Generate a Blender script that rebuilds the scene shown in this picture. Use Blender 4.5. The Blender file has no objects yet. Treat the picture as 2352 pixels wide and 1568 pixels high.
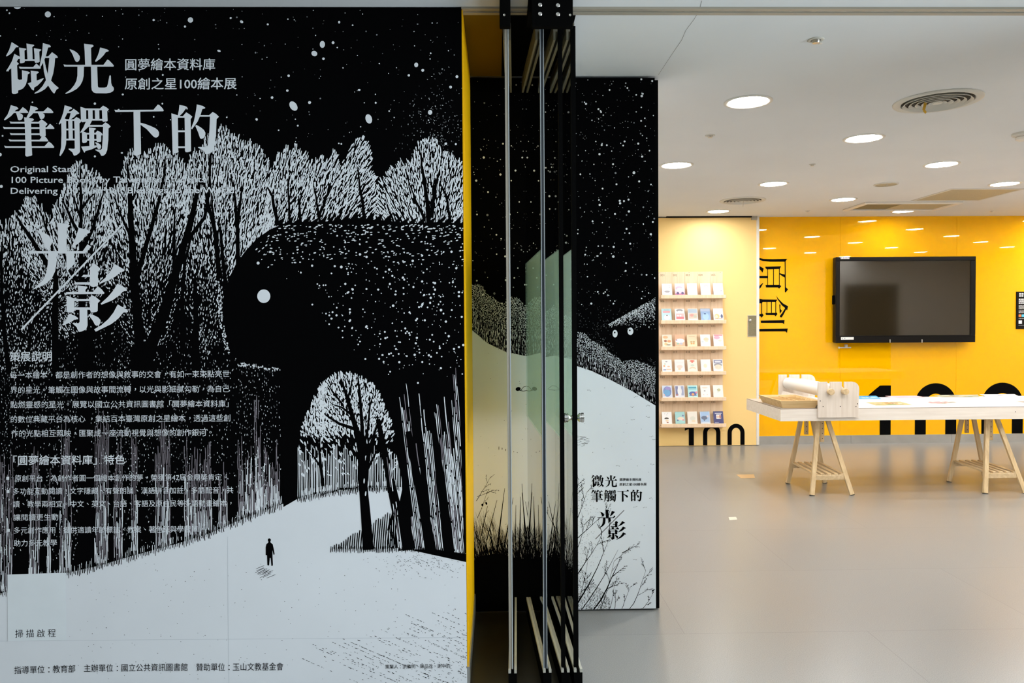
import bpy, math, random
import numpy as np
from mathutils import Vector
from mathutils.geometry import tessellate_polygon

scene = bpy.context.scene
COL = scene.collection
random.seed(7)
R = random.random
U = random.uniform

# ------------------------------------------------------------------ camera, world, exposure
IMG_W, IMG_H, FOC = 2352, 1568, 1720.0
CAM_YAW, CAM_PITCH, CAM_ROLL, CAM_Z = math.radians(1.1), math.radians(1.4), math.radians(.41), 1.52
EXPOSURE = 0.0
ROOM_LAMP = 124.0          # radiance of the room's downlights
ADDED_CORRIDOR_LAMP = 50.0      # radiance of the added, unseen corridor downlights
DAYLIGHT = 11.3            # sky strength, let in by the added corridor window

cam_data = bpy.data.cameras.new('camera')
cam_data.sensor_fit = 'HORIZONTAL'
cam_data.sensor_width = 36.0
cam_data.lens = 36.0 * FOC / IMG_W
cam_data.clip_start = 0.05
cam = bpy.data.objects.new('camera', cam_data)
COL.objects.link(cam)


def rotx(a):
    c, s = math.cos(a), math.sin(a)
    return np.array([[1, 0, 0], [0, c, -s], [0, s, c]])


def rotz(a):
    c, s = math.cos(a), math.sin(a)
    return np.array([[c, -s, 0], [s, c, 0], [0, 0, 1]])


CAM_R = rotz(-CAM_YAW) @ rotx(math.pi / 2 - CAM_PITCH) @ rotz(-CAM_ROLL)
from mathutils import Matrix
mw = Matrix([list(CAM_R[i]) + [0] for i in range(3)] + [[0, 0, 0, 1]])
mw.translation = Vector((0, 0, CAM_Z))
cam.matrix_world = mw
scene.camera = cam

world = bpy.data.worlds.new('world')
scene.world = world
world.use_nodes = True
world.node_tree.nodes['Background'].inputs[0].default_value = (.86, .94, 1.0, 1)
world.node_tree.nodes['Background'].inputs[1].default_value = DAYLIGHT
scene.view_settings.view_transform = 'Standard'
scene.view_settings.look = 'None'
scene.view_settings.exposure = EXPOSURE
scene.view_settings.gamma = 1
scene.view_settings.use_curve_mapping = False
scene.cycles.max_bounces = 10
scene.cycles.diffuse_bounces = 5
scene.cycles.transparent_max_bounces = 24
scene.cycles.sample_clamp_indirect = 6


portal_data = bpy.data.lights.new('added_window_portal', 'AREA')      # sampling portal of the added corridor window, gives no light of its own
portal_data.shape = 'RECTANGLE'
portal_data.size, portal_data.size_y = 5.4, 2.35
portal_data.cycles.is_portal = True
portal = bpy.data.objects.new('added_window_portal', portal_data)
portal.location = (3.32, .2, 1.425)
portal.rotation_euler = (math.pi / 2, 0, math.pi / 2)
COL.objects.link(portal)


def onplane(pts, axis, value):
    """measured photo points -> points on a real plane of the place (numpy n x 2 -> n x 3)"""
    p = np.asarray(pts, float).reshape(-1, 2)
    d = np.stack([(p[:, 0] - IMG_W / 2) / FOC, -(p[:, 1] - IMG_H / 2) / FOC, -np.ones(len(p))], 1) @ CAM_R.T
    o = np.array([0, 0, CAM_Z])
    t = (value - o[axis]) / d[:, axis]
    return o + d * t[:, None]


def at(x, y, axis, value):
    return Vector(onplane([(x, y)], axis, value)[0])


# ------------------------------------------------------------------ materials
def mat(name, col, rough=.5, metal=0., spec=.5, bump=0., bscale=60., var=0., vscale=8., coat=0., emit=0.):
    m = bpy.data.materials.new(name)
    m.use_nodes = True
    nt = m.node_tree
    b = nt.nodes['Principled BSDF']
    c = tuple(col) + (1,)
    b.inputs['Base Color'].default_value = c
    b.inputs['Roughness'].default_value = rough
    b.inputs['Metallic'].default_value = metal
    b.inputs['Specular IOR Level'].default_value = spec
    if coat:
        b.inputs['Coat Weight'].default_value = coat
        b.inputs['Coat Roughness'].default_value = .015
    if emit:
        b.inputs['Emission Color'].default_value = c
        b.inputs['Emission Strength'].default_value = emit
    if var or bump:
        tc = nt.nodes.new('ShaderNodeTexCoord')
    if var:
        n = nt.nodes.new('ShaderNodeTexNoise')
        n.inputs['Scale'].default_value = vscale
        n.inputs['Detail'].default_value = 5
        nt.links.new(tc.outputs['Object'], n.inputs['Vector'])
        r = nt.nodes.new('ShaderNodeValToRGB')
        r.color_ramp.elements[0].position = .3
        r.color_ramp.elements[1].position = .7
        r.color_ramp.elements[0].color = tuple(max(0, v * (1 - var)) for v in col) + (1,)
        r.color_ramp.elements[1].color = tuple(min(1, v * (1 + var)) for v in col) + (1,)
        nt.links.new(n.outputs['Fac'], r.inputs['Fac'])
        nt.links.new(r.outputs['Color'], b.inputs['Base Color'])
    if bump:
        n2 = nt.nodes.new('ShaderNodeTexNoise')
        n2.inputs['Scale'].default_value = bscale
        n2.inputs['Detail'].default_value = 4
        nt.links.new(tc.outputs['Object'], n2.inputs['Vector'])
        bp = nt.nodes.new('ShaderNodeBump')
        bp.inputs['Strength'].default_value = bump
        bp.inputs['Distance'].default_value = .01
        nt.links.new(n2.outputs['Fac'], bp.inputs['Height'])
        nt.links.new(bp.outputs['Normal'], b.inputs['Normal'])
    return m


def wood(name, c0, c1, rough=.5, axis='X', scale=1.):
    m = bpy.data.materials.new(name)
    m.use_nodes = True
    nt = m.node_tree
    b = nt.nodes['Principled BSDF']
    tc = nt.nodes.new('ShaderNodeTexCoord')
    mp = nt.nodes.new('ShaderNodeMapping')
    sc = {'X': (2, 30, 30), 'Y': (30, 2, 30), 'Z': (30, 30, 2)}[axis]
    mp.inputs['Scale'].default_value = tuple(v * scale for v in sc)
    n = nt.nodes.new('ShaderNodeTexNoise')
    n.inputs['Scale'].default_value = 1.5
    n.inputs['Detail'].default_value = 6
    r = nt.nodes.new('ShaderNodeValToRGB')
    r.color_ramp.elements[0].position = .35
    r.color_ramp.elements[1].position = .68
    r.color_ramp.elements[0].color = tuple(c0) + (1,)
    r.color_ramp.elements[1].color = tuple(c1) + (1,)
    nt.links.new(tc.outputs['Object'], mp.inputs['Vector'])
    nt.links.new(mp.outputs['Vector'], n.inputs['Vector'])
    nt.links.new(n.outputs['Fac'], r.inputs['Fac'])
    nt.links.new(r.outputs['Color'], b.inputs['Base Color'])
    b.inputs['Roughness'].default_value = rough
    return m


def floor_mat():
    m = bpy.data.materials.new('vinyl_floor')
    m.use_nodes = True
    nt = m.node_tree
    L = nt.links.new
    b = nt.nodes['Principled BSDF']
    tc = nt.nodes.new('ShaderNodeTexCoord')
    n = nt.nodes.new('ShaderNodeTexNoise')
    n.inputs['Scale'].default_value = .9
    n.inputs['Detail'].default_value = 1.5
    mp = nt.nodes.new('ShaderNodeMapping')
    mp.inputs['Scale'].default_value = (1, 1.6, 1)
    L(tc.outputs['Object'], mp.inputs['Vector'])
    L(mp.outputs['Vector'], n.inputs['Vector'])
    r = nt.nodes.new('ShaderNodeValToRGB')
    r.color_ramp.elements[0].position = .3
    r.color_ramp.elements[1].position = .7
    r.color_ramp.elements[0].color = (.246, .247, .241, 1)
    r.color_ramp.elements[1].color = (.248, .249, .243, 1)
    L(n.outputs['Fac'], r.inputs['Fac'])
    br = nt.nodes.new('ShaderNodeTexBrick')
    br.inputs['Scale'].default_value = 1
    br.inputs['Brick Width'].default_value = 1.8
    br.inputs['Row Height'].default_value = .9
    br.inputs['Mortar Size'].default_value = .0022
    br.inputs['Color1'].default_value = (1, 1, 1, 1)
    br.inputs['Color2'].default_value = (.95, .95, .95, 1)
    br.inputs['Mortar'].default_value = (.72, .72, .72, 1)
    L(tc.outputs['Object'], br.inputs['Vector'])
    mx = nt.nodes.new('ShaderNodeMix')
    mx.data_type = 'RGBA'
    mx.blend_type = 'MULTIPLY'
    mx.inputs['Factor'].default_value = .8
    L(r.outputs['Color'], mx.inputs[6])
    L(br.outputs['Color'], mx.inputs[7])
    n2 = nt.nodes.new('ShaderNodeTexNoise')
    n2.inputs['Scale'].default_value = 260
    n2.inputs['Detail'].default_value = 1
    L(tc.outputs['Object'], n2.inputs['Vector'])
    gr = nt.nodes.new('ShaderNodeMapRange')
    gr.inputs['From Min'].default_value = .3
    gr.inputs['From Max'].default_value = .7
    gr.inputs['To Min'].default_value = .84
    gr.inputs['To Max'].default_value = 1.16
    L(n2.outputs['Fac'], gr.inputs['Value'])
    mg = nt.nodes.new('ShaderNodeMix')
    mg.data_type = 'RGBA'
    mg.blend_type = 'MULTIPLY'
    mg.inputs['Factor'].default_value = 1
    L(mx.outputs[2], mg.inputs[6])
    L(gr.outputs['Result'], mg.inputs[7])
    L(mg.outputs[2], b.inputs['Base Color'])
    n3 = nt.nodes.new('ShaderNodeTexNoise')
    n3.inputs['Scale'].default_value = 1.4
    n3.inputs['Detail'].default_value = 1
    L(mp.outputs['Vector'], n3.inputs['Vector'])
    mr = nt.nodes.new('ShaderNodeMapRange')
    mr.inputs['From Min'].default_value = .3
    mr.inputs['From Max'].default_value = .7
    mr.inputs['To Min'].default_value = .28
    mr.inputs['To Max'].default_value = .28
    L(n3.outputs['Fac'], mr.inputs['Value'])
    L(mr.outputs['Result'], b.inputs['Roughness'])
    b.inputs['Specular IOR Level'].default_value = .6
    return m


def glass_mat(name, tint, refl=1.45):
    m = bpy.data.materials.new(name)
    m.use_nodes = True
    nt = m.node_tree
    nt.nodes.clear()
    out = nt.nodes.new('ShaderNodeOutputMaterial')
    tr = nt.nodes.new('ShaderNodeBsdfTransparent')
    tr.inputs['Color'].default_value = tuple(tint) + (1,)
    gl = nt.nodes.new('ShaderNodeBsdfGlossy')
    gl.inputs['Roughness'].default_value = .01
    fr = nt.nodes.new('ShaderNodeFresnel')
    fr.inputs['IOR'].default_value = refl
    mx = nt.nodes.new('ShaderNodeMixShader')
    nt.links.new(fr.outputs[0], mx.inputs[0])
    nt.links.new(tr.outputs[0], mx.inputs[1])
    nt.links.new(gl.outputs[0], mx.inputs[2])
    nt.links.new(mx.outputs[0], out.inputs['Surface'])
    return m


def film_mat(name, col, cover):
    m = bpy.data.materials.new(name)
    m.use_nodes = True
    nt = m.node_tree
    nt.nodes.clear()
    out = nt.nodes.new('ShaderNodeOutputMaterial')
    tr = nt.nodes.new('ShaderNodeBsdfTransparent')
    tr.inputs['Color'].default_value = (.90, .97, .93, 1)
    df = nt.nodes.new('ShaderNodeBsdfDiffuse')
    df.inputs['Color'].default_value = tuple(col) + (1,)
    tl = nt.nodes.new('ShaderNodeBsdfTranslucent')
    tl.inputs['Color'].default_value = tuple(col) + (1,)
    m1 = nt.nodes.new('ShaderNodeMixShader')
    m1.inputs[0].default_value = .62
    nt.links.new(df.outputs[0], m1.inputs[1])
    nt.links.new(tl.outputs[0], m1.inputs[2])
    mx = nt.nodes.new('ShaderNodeMixShader')
    mx.inputs[0].default_value = cover
    nt.links.new(tr.outputs[0], mx.inputs[1])
    nt.links.new(m1.outputs[0], mx.inputs[2])
    nt.links.new(mx.outputs[0], out.inputs['Surface'])
    return m


M = {}
M['ink_black'] = mat('ink_black', (.0022, .0022, .0025), .8, spec=.0)
M['ink_white'] = mat('ink_white', (.78, .81, .855), .6, spec=.15)
M['ink_grey'] = mat('ink_grey', (.23, .205, .235), .6, spec=.15)
M['ink_dim'] = mat('ink_dim', (.22, .23, .25), .6, spec=.15)
M['snow_print'] = mat('snow_print', (.78, .81, .855), .6, spec=.15, var=.03, vscale=2.2)
M['seam'] = mat('print_seam', (.62, .66, .71), .7, spec=.1)
M['sticker'] = mat('sticker_white', (.78, .83, .87), .5, spec=.2, var=.02)
M['yellow_paint'] = mat('yellow_paint', (.93, .48, .002), .5, spec=.12, bump=.03, bscale=200)
M['ceiling'] = mat('ceiling_paint', (.755, .78, .805), .85, spec=.1, var=.025, vscale=1.2)
M['crack'] = mat('crack_dark', (.16, .15, .13), .9)
M['wall_white'] = mat('wall_white', (.72, .70, .66), .7, spec=.2, var=.02)
M['wall_corr'] = mat('corridor_wall', (.42, .37, .30), .7, spec=.2, var=.04)
M['floor'] = floor_mat()
M['dark_plate'] = mat('dark_plate', (.02, .018, .013), .3, spec=.4, var=.2)
M['black'] = mat('black_powder_coat', (.002, .002, .002), .8, spec=.03)
M['black_gloss'] = mat('black_plastic', (.006, .005, .0045), .3, spec=.14)
M['void'] = mat('dark_opening', (.004, .004, .004), .9, spec=.05)
M['ceiling_shade_ochre'] = mat('ceiling_shade_ochre', (.17, .105, .008), .6, spec=.15)  # shaded ceiling with yellow bounce, painted in as a colour
M['alu'] = mat('brushed_aluminium', (.62, .60, .55), .3, metal=.85, var=.05, vscale=30)
M['alu_pale'] = mat('anodised_rail', (.60, .59, .52), .38, metal=.35, spec=.5, var=.05, vscale=20)
M['rail_shaded'] = mat('rail_shaded', (.17, .155, .115), .5, spec=.2)  # top rail metal, darkened to paint in the shade it hangs in
M['alu_warm'] = mat('warm_edge', (.40, .365, .30), .5, metal=.1)
M['steel'] = mat('polished_steel', (.75, .74, .72), .15, metal=1.)
M['steel_skirt'] = mat('brushed_steel_skirting', (.52, .52, .50), .3, metal=.75, var=.08, vscale=6)
M['edge_grey'] = mat('glass_edge', (.035, .042, .052), .2, spec=.35)
M['edge_light'] = mat('edge_light', (.42, .46, .48), .3, spec=.4)
M['glass'] = glass_mat('clear_glass', (.95, .985, .97))
M['film'] = film_mat('milky_film', (.50, .62, .53), .27)
M['glass_yellow'] = mat('back_painted_glass', (.95, .47, .0008), .35, spec=.0, coat=.75)
M['door_yellow'] = mat('door_yellow_lit', (.92, .65, .27), .55, spec=.2)  # paler than the wall yellow: the lamp's wash is in the colour
M['trim_white'] = mat('trim_white', (.80, .76, .70), .4, spec=.4)
M['black_vinyl'] = mat('black_vinyl', (.003, .003, .003), .6, spec=.02)
M['emit_room'] = mat('lamp_room', (1, .98, .945), emit=ROOM_LAMP)
M['emit_corr'] = mat('lamp_corridor_added', (.93, .97, 1), emit=ADDED_CORRIDOR_LAMP)
M['emit_dim'] = mat('lamp_room_dimmed', (1, .98, .945), emit=ROOM_LAMP * .36)
M['emit_wash'] = mat('lamp_room_wash', (1, .98, .945), emit=ROOM_LAMP * .72)
M['lamp_ring'] = mat('lamp_ring', (.75, .74, .70), .4, spec=.4)
M['vent'] = mat('vent_enamel', (.66, .65, .60), .5, spec=.3)
M['vent_dark'] = mat('vent_dark', (.05, .042, .03), .8)
M['grille'] = mat('grille_mesh', (.46, .40, .27), .6, var=.1, vscale=150)
M['grille_dark'] = mat('grille_dark', (.20, .17, .10), .7, var=.15, vscale=150)
M['tag'] = mat('tag_yellow', (.62, .36, .02), .6)
M['plywood'] = wood('birch_plywood', (.74, .645, .55), (.84, .755, .67), .5, 'Z')
M['plywood_h'] = wood('birch_plywood_h', (.82, .745, .665), (.90, .835, .765), .5, 'X')
M['ply_edge'] = mat('ply_edge', (.16, .10, .05), .6)
M['pine'] = wood('pine', (.60, .43, .23), (.76, .58, .34), .5, 'Z')
M['pine_h'] = wood('pine_h', (.62, .45, .25), (.78, .60, .37), .5, 'Y')
M['tray_wood'] = wood('tray_wood', (.62, .42, .19), (.76, .56, .29), .5, 'X')
M['maple'] = wood('maple_rack', (.82, .60, .40), (.90, .69, .50), .5, 'Z')
M['maple_dark'] = mat('maple_edge', (.52, .32, .12), .6)
M['paper'] = mat('paper_white', (.85, .84, .83), .7, spec=.2)
M['board_white'] = mat('board_white', (.86, .85, .84), .45, spec=.4)
M['number_ink'] = mat('number_ink', (.16, .09, .03), .6)
M['screen'] = mat('screen_matte', (.022, .016, .008), .07, spec=.75)
M['pages'] = mat('book_pages', (.84, .80, .74), .7)
_cm = {}


def cmat(c, rough=.6):
    k = tuple(round(v, 3) for v in c)
    if k not in _cm:
        _cm[k] = mat('print_%02x%02x%02x' % tuple(int(min(1, v) * 255) for v in k), k, rough, spec=.25)
    return _cm[k]


# ------------------------------------------------------------------ mesh building
class MB:
    def __init__(s):
        s.v, s.f, s.m, s.mats = [], [], [], []

    def mi(s, m):
        if m not in s.mats:
            s.mats.append(m)
        return s.mats.index(m)

    def add(s, vs, fs, m):
        o = len(s.v)
        k = s.mi(m)
        s.v += [tuple(v) for v in vs]
        for f in fs:
            s.f.append([i + o for i in f])
            s.m.append(k)

    def box(s, x0, x1, y0, y1, z0, z1, m, bev=0.):
        if bev <= 0:
            vs = [(x, y, z) for z in (z0, z1) for y in (y0, y1) for x in (x0, x1)]
            fs = [(0, 2, 3, 1), (4, 5, 7, 6), (0, 1, 5, 4), (2, 6, 7, 3), (0, 4, 6, 2), (1, 3, 7, 5)]
            s.add(vs, fs, m)
            return
        b = min(bev, (x1 - x0) / 2.1, (y1 - y0) / 2.1, (z1 - z0) / 2.1)
        ring = lambda i: [(x0 + i, y0 + b), (x0 + b, y0 + i), (x1 - b, y0 + i), (x1 - i, y0 + b),
                          (x1 - i, y1 - b), (x1 - b, y1 - i), (x0 + b, y1 - i), (x0 + i, y1 - b)]
        inn = [(x0 + b, y0 + b), (x0 + b, y0 + b), (x1 - b, y0 + b), (x1 - b, y0 + b),
               (x1 - b, y1 - b), (x1 - b, y1 - b), (x0 + b, y1 - b), (x0 + b, y1 - b)]
        vs = [(x, y, z0) for x, y in inn] + [(x, y, z0 + b) for x, y in ring(0)] + \
             [(x, y, z1 - b) for x, y in ring(0)] + [(x, y, z1) for x, y in inn]
        fs = [list(range(7, -1, -1)), list(range(24, 32))]
        for k in range(3):
            for i in range(8):
                j = (i + 1) % 8
                fs.append((k * 8 + i, k * 8 + j, k * 8 + 8 + j, k * 8 + 8 + i))
        s.add(vs, fs, m)

    def bar(s, a, b, w, d, m, up=(0, 1, 0)):
        """rectangular bar from a to b; w across, d along up"""
        a, b = Vector(a), Vector(b)
        t = (b - a).normalized()
        u = Vector(up)
        u = (u - t * u.dot(t)).normalized()
        r = t.cross(u)
        vs = []
        for p in (a, b):
            for i, j in ((-1, -1), (1, -1), (1, 1), (-1, 1)):
                vs.append(p + r * (i * w / 2) + u * (j * d / 2))
        s.add(vs, [(0, 3, 2, 1), (4, 5, 6, 7), (0, 1, 5, 4), (1, 2, 6, 5), (2, 3, 7, 6), (3, 0, 4, 7)], m)

    def lathe(s, prof, c, m, n=32, axis='Z', cap0=False, cap1=False):
        """prof: list of (r, h)"""
        c = Vector(c)
        vs, fs = [], []
        for r, h in prof:
            for i in range(n):
                a = 2 * math.pi * i / n
                p = (r * math.cos(a), r * math.sin(a), h)
                if axis == 'Y':
                    p = (p[0], h, p[1])
                elif axis == 'X':
                    p = (h, p[0], p[1])
                vs.append(c + Vector(p))
        for k in range(len(prof) - 1):
            for i in range(n):
                j = (i + 1) % n
                fs.append((k * n + i, k * n + j, (k + 1) * n + j, (k + 1) * n + i))
        if cap0:
            fs.append(list(range(n - 1, -1, -1)))
        if cap1:
            fs.append(list(range((len(prof) - 1) * n, len(prof) * n)))
        s.add(vs, fs, m)

    def cyl(s, a, b, r, m, n=16):
        a, b = Vector(a), Vector(b)
        t = (b - a).normalized()
        u = t.orthogonal().normalized()
        w = t.cross(u)
        vs = [p + u * (r * math.cos(2 * math.pi * i / n)) + w * (r * math.sin(2 * math.pi * i / n)) for p in (a, b) for i in range(n)]
        fs = [(i, (i + 1) % n, n + (i + 1) % n, n + i) for i in range(n)] + [list(range(n - 1, -1, -1)), list(range(n, 2 * n))]
        s.add(vs, fs, m)

    def prism(s, rings, y0, y1, m, side=None):
        """rings: outline (and holes) in (x, z); extruded from y0 to y1"""
        side = side or m
        flat = [p for r in rings for p in r]
        tri = tessellate_polygon([[Vector((x, z, 0)) for x, z in r] for r in rings])
        n = len(flat)
        s.add([(x, y0, z) for x, z in flat], [tuple(t) for t in tri], m)
        s.add([(x, y1, z) for x, z in flat], [tuple(t)[::-1] for t in tri], m)
        k = 0
        vs = [(x, y0, z) for x, z in flat] + [(x, y1, z) for x, z in flat]
        fs = []
        for r in rings:
            for i in range(len(r)):
                j = (i + 1) % len(r)
                fs.append((k + i, k + j, n + k + j, n + k + i))
            k += len(r)
        s.add(vs, fs, side)

    def build(s, name, parent=None, smooth=False, fixn=True):
        me = bpy.data.meshes.new(name)
        me.from_pydata([tuple(v) for v in s.v], [], s.f)
        for m in s.mats:
            me.materials.append(m)
        me.polygons.foreach_set('material_index', s.m)
        if smooth:
            me.polygons.foreach_set('use_smooth', [True] * len(me.polygons))
        me.update()
        if fixn:
            import bmesh
            bm = bmesh.new()
            bm.from_mesh(me)
            bmesh.ops.recalc_face_normals(bm, faces=bm.faces)
            bm.to_mesh(me)
            bm.free()
        if smooth:
            me.set_sharp_from_angle(angle=math.radians(40))
        o = bpy.data.objects.new(name, me)
        COL.objects.link(o)
        if parent:
            o.parent = parent
            o.matrix_parent_inverse = Matrix.Translation(-parent.location) if parent.parent is None else Matrix()
        return o


def tag(o, label, cat, group=None, kind=None):
    o['label'] = label
    if cat:
        o['category'] = cat
    if group:
        o['group'] = group
    if kind:
        o['kind'] = kind
    return o


def thing(name, label, cat, loc=(0, 0, 0), group=None):
    o = bpy.data.objects.new(name, None)
    o.location = loc
    o.empty_display_size = .1
    COL.objects.link(o)
    return tag(o, label, cat, group)


def struct(mb, name, label=None):
    o = mb.build(name)
    o['kind'] = 'structure'
    if label:
        o['label'] = label
    return o


# ------------------------------------------------------------------ flat print on a wall: ink shapes in the order they are printed
class Print:
    def __init__(s, Y, xmin, xmax, zmin, zmax):
        s.Y, s.lim = Y, (xmin, xmax, zmin, zmax)
        s.items = {}

    def raw(s, pts, m, layer, faces=None):
        it = s.items.setdefault((layer, m.name), [m, [], [], 0, []])
        o = it[3]
        q = np.asarray(pts, float).reshape(-1, 2)
        it[1].append(q)
        it[3] += len(q)
        it[4].append(np.full(len(q), U(0, .8)))
        if faces is None:
            faces = [tuple(range(len(pts)))]
        it[2] += [tuple(i + o for i in f) for f in faces]

    def poly(s, rings, m, layer):
        if not isinstance(rings[0][0], (list, tuple)):
            rings = [rings]
        tri = tessellate_polygon([[Vector((x, y, 0)) for x, y in r] for r in rings])
        s.raw([p for r in rings for p in r], m, layer, [tuple(t) for t in tri])

    def ell(s, x, y, rx, ry, m, layer, ang=0., n=12):
        ca, sa = math.cos(ang), math.sin(ang)
        s.raw([(x + rx * math.cos(t) * ca - ry * math.sin(t) * sa, y + rx * math.cos(t) * sa + ry * math.sin(t) * ca)
               for t in [2 * math.pi * i / n for i in range(n)]], m, layer)

    def dash(s, x, y, l, w, ang, m, layer, taper=.5):
        """a blunt, slightly bent brush stroke centred x,y: length l, width w, direction ang"""
        ca, sa = math.cos(ang), math.sin(ang)
        bend = U(-1, 1) * min(l * .07, .9)
        e0, e1 = taper * U(.55, 1.1), taper * U(.55, 1.1)
        up, dn = [], []
        for t, k in ((-.5, e0), (-.42, .5 + .5 * e0), (0, U(.85, 1.1)), (.42, .5 + .5 * e1), (.5, e1)):
            cx, cy = t * l, bend * (1 - 4 * t * t)
            for q, o in ((up, .5), (dn, -.5)):
                yy = cy + o * k * w
                q.append((x + cx * ca - yy * sa, y + cx * sa + yy * ca))
        s.raw(up + dn[::-1], m, layer)

    def line(s, pts, w0, w1, m, layer):
        """tapered polyline"""
        p = np.asarray(pts, float)
        n = len(p)
        t = np.gradient(p, axis=0)
        t /= np.linalg.norm(t, axis=1)[:, None] + 1e-9
        nn = np.stack([-t[:, 1], t[:, 0]], 1)
        w = np.linspace(w0, w1, n)[:, None] / 2
        a, b = p + nn * w, p - nn * w
        s.raw(np.concatenate([a, b]), m, layer, [(i, i + 1, n + i + 1, n + i) for i in range(n - 1)])

    def build(s, name, parent=None):
        V, F, MI, mats = [], [], [], []
        off = 0
        for (layer, _), (m, pts, fs, _n, jit) in sorted(s.items.items(), key=lambda kv: kv[0]):
            p = np.concatenate(pts)
            w = onplane(p, 1, s.Y)
            w[:, 0] = np.clip(w[:, 0], s.lim[0], s.lim[1])
            w[:, 2] = np.clip(w[:, 2], s.lim[2], s.lim[3])
            w[:, 1] = s.Y - .00013 * (layer + 1 + np.concatenate(jit))
            V.append(w)
            if m not in mats:
                mats.append(m)
            k = mats.index(m)
            F += [tuple(i + off for i in f) for f in fs]
            MI += [k] * len(fs)
            off += len(w)
        V = np.concatenate(V)
        me = bpy.data.meshes.new(name)
        me.from_pydata(V.tolist(), [], F)
        for m in mats:
            me.materials.append(m)
        me.polygons.foreach_set('material_index', MI)
        me.update()
        o = bpy.data.objects.new(name, me)
        COL.objects.link(o)
        if parent:
            o.parent = parent
            o.matrix_parent_inverse = Matrix.Translation(-parent.location)
        return o


def glyph_mesh(body, bold=0., res=2):
    cu = bpy.data.curves.new('lettering_curve', 'FONT')
    cu.body = body
    cu.offset = bold
    cu.resolution_u = res
    o = bpy.data.objects.new('lettering_curve', cu)
    COL.objects.link(o)
    bpy.context.view_layer.update()
    dg = bpy.context.evaluated_depsgraph_get()
    me = bpy.data.meshes.new_from_object(o.evaluated_get(dg))
    v = np.array([tuple(x.co)[:2] for x in me.vertices]).reshape(-1, 2)
    f = [tuple(p.vertices) for p in me.polygons]
    bpy.data.objects.remove(o)
    bpy.data.meshes.remove(me)
    bpy.data.curves.remove(cu)
    return v, f


_adv = {}


def advance(ch):
    """width of one character of a line of writing"""
    if ch not in _adv:
        w = lambda t: float(np.ptp(glyph_mesh(t)[0][:, 0]))
        _adv[ch] = w('一' + ch + '一') - w('一一') if ord(ch) < 256 else w('一一') - w('一')
    return _adv[ch]


def text_px(pr, body, x0, x1, y0, y1, em, m, layer, bold=0., base=.38):
    """line of writing from x0 to x1; y0,y1 = height of the em centre at both ends"""
    cjk = any(ord(c) > 0x2000 for c in body)
    v, f = glyph_mesh(body)
    if cjk:      # commas and full stops stand in the middle of their square
        x = 0.
        for i, c in enumerate(body):
            a = advance(c)
            if c in '，。、：！':
                sel = (v[:, 0] > x - .02) & (v[:, 0] < x + a * .6)
                v[sel] += [.31, .30] if c in '，。、' else [.28 if c == '：' else .1, 0]
            x += a
    a, b = v[:, 0].min(), v[:, 0].max()
    t = (v[:, 0] - a) / (b - a)
    for dx, dy in ((0, 0),) if not bold else ((-bold, -bold * .6), (bold, -bold * .6), (-bold, bold * .6), (bold, bold * .6)):
        p = np.stack([x0 + t * (x1 - x0) + dx * em, y0 + t * (y1 - y0) - (v[:, 1] - base) * em + dy * em], 1)
        pr.raw(p, m, layer, f)


def text_xz(mb, body, x, z, y, size, m, bold=0., width=None):
    """writing facing the camera side on a wall at y, lower left corner x,z"""
    v, f = glyph_mesh(body, bold)
    k = size
    kx = size if width is None else width / (v[:, 0].max() - v[:, 0].min())
    mb.add([(x + (a - v[:, 0].min()) * kx, y, z + b * k) for a, b in v], f, m)


def inpoly(x, y, poly):
    c = False
    n = len(poly)
    j = n - 1
    for i in range(n):
        xi, yi = poly[i]
        xj, yj = poly[j]
        if (yi > y) != (yj > y) and x < (xj - xi) * (y - yi) / (yj - yi) + xi:
            c = not c
        j = i
    return c
# ------------------------------------------------------------------ the setting
YM, YI, YD, YG = 3.065, 3.905, 9.10, 9.16      # mural wall, inner panel, sliding door, glass wall
HC = 2.8

mb = MB()
mb.box(-6, 3.38, -5, 3.1, -.1, 0, M['floor'])
mb.box(-6, 9.6, 3.1, 9.4, -.1, 0, M['floor'])
struct(mb, 'floor', 'grey beige glossy vinyl plank floor')
mb = MB()
mb.box(-6, 3.38, -5, 3.1, HC, HC + .1, M['ceiling'])
mb.box(-6, 9.6, 3.1, 9.4, HC, HC + .1, M['ceiling'])
cr = onplane([(1612, 2), (1606, 24), (1594, 45), (1575, 70), (1566, 92), (1548, 118), (1530, 145), (1512, 172)], 2, HC - .0006)
for i in range(len(cr) - 1):
    a, b = cr[i], cr[i + 1]
    mb.add([a - [.0007, 0, 0], a + [.0007, 0, 0], b + [.0007, 0, 0], b - [.0007, 0, 0]], [(0, 1, 2, 3)], M['crack'])
struct(mb, 'ceiling', 'off white painted ceiling with a fine crack')

mb = MB()      # the block that carries the mural; its end is painted yellow
mb.box(-6, -.1365, YM + .006, YI + .1, 0, HC, M['wall_white'])
struct(mb, 'wall_left')
mb = MB()
mb.box(-.1365, -.132, YM + .006, YI, .1, HC, M['yellow_paint'])
struct(mb, 'trim_1', 'yellow painted end of the mural wall')
mb = MB()
mb.box(-.1365, -.126, YM + .004, YI, 0, .1, M['steel_skirt'])
struct(mb, 'baseboard_left')
mb = MB()
mb.box(-.134, .84, YI + .08, YI + .12, 0, HC, M['wall_white'])
struct(mb, 'wall_inner')
mb = MB()
mb.box(-.126, .335, 3.0, YI, 0, .0015, M['dark_plate'])
struct(mb, 'trim_2', 'dark floor plate under the folded glass doors')
mb = MB()
mb.box(.3, .4, YI + .12, YD, 0, HC, M['wall_white'])
struct(mb, 'wall_side')

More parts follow.
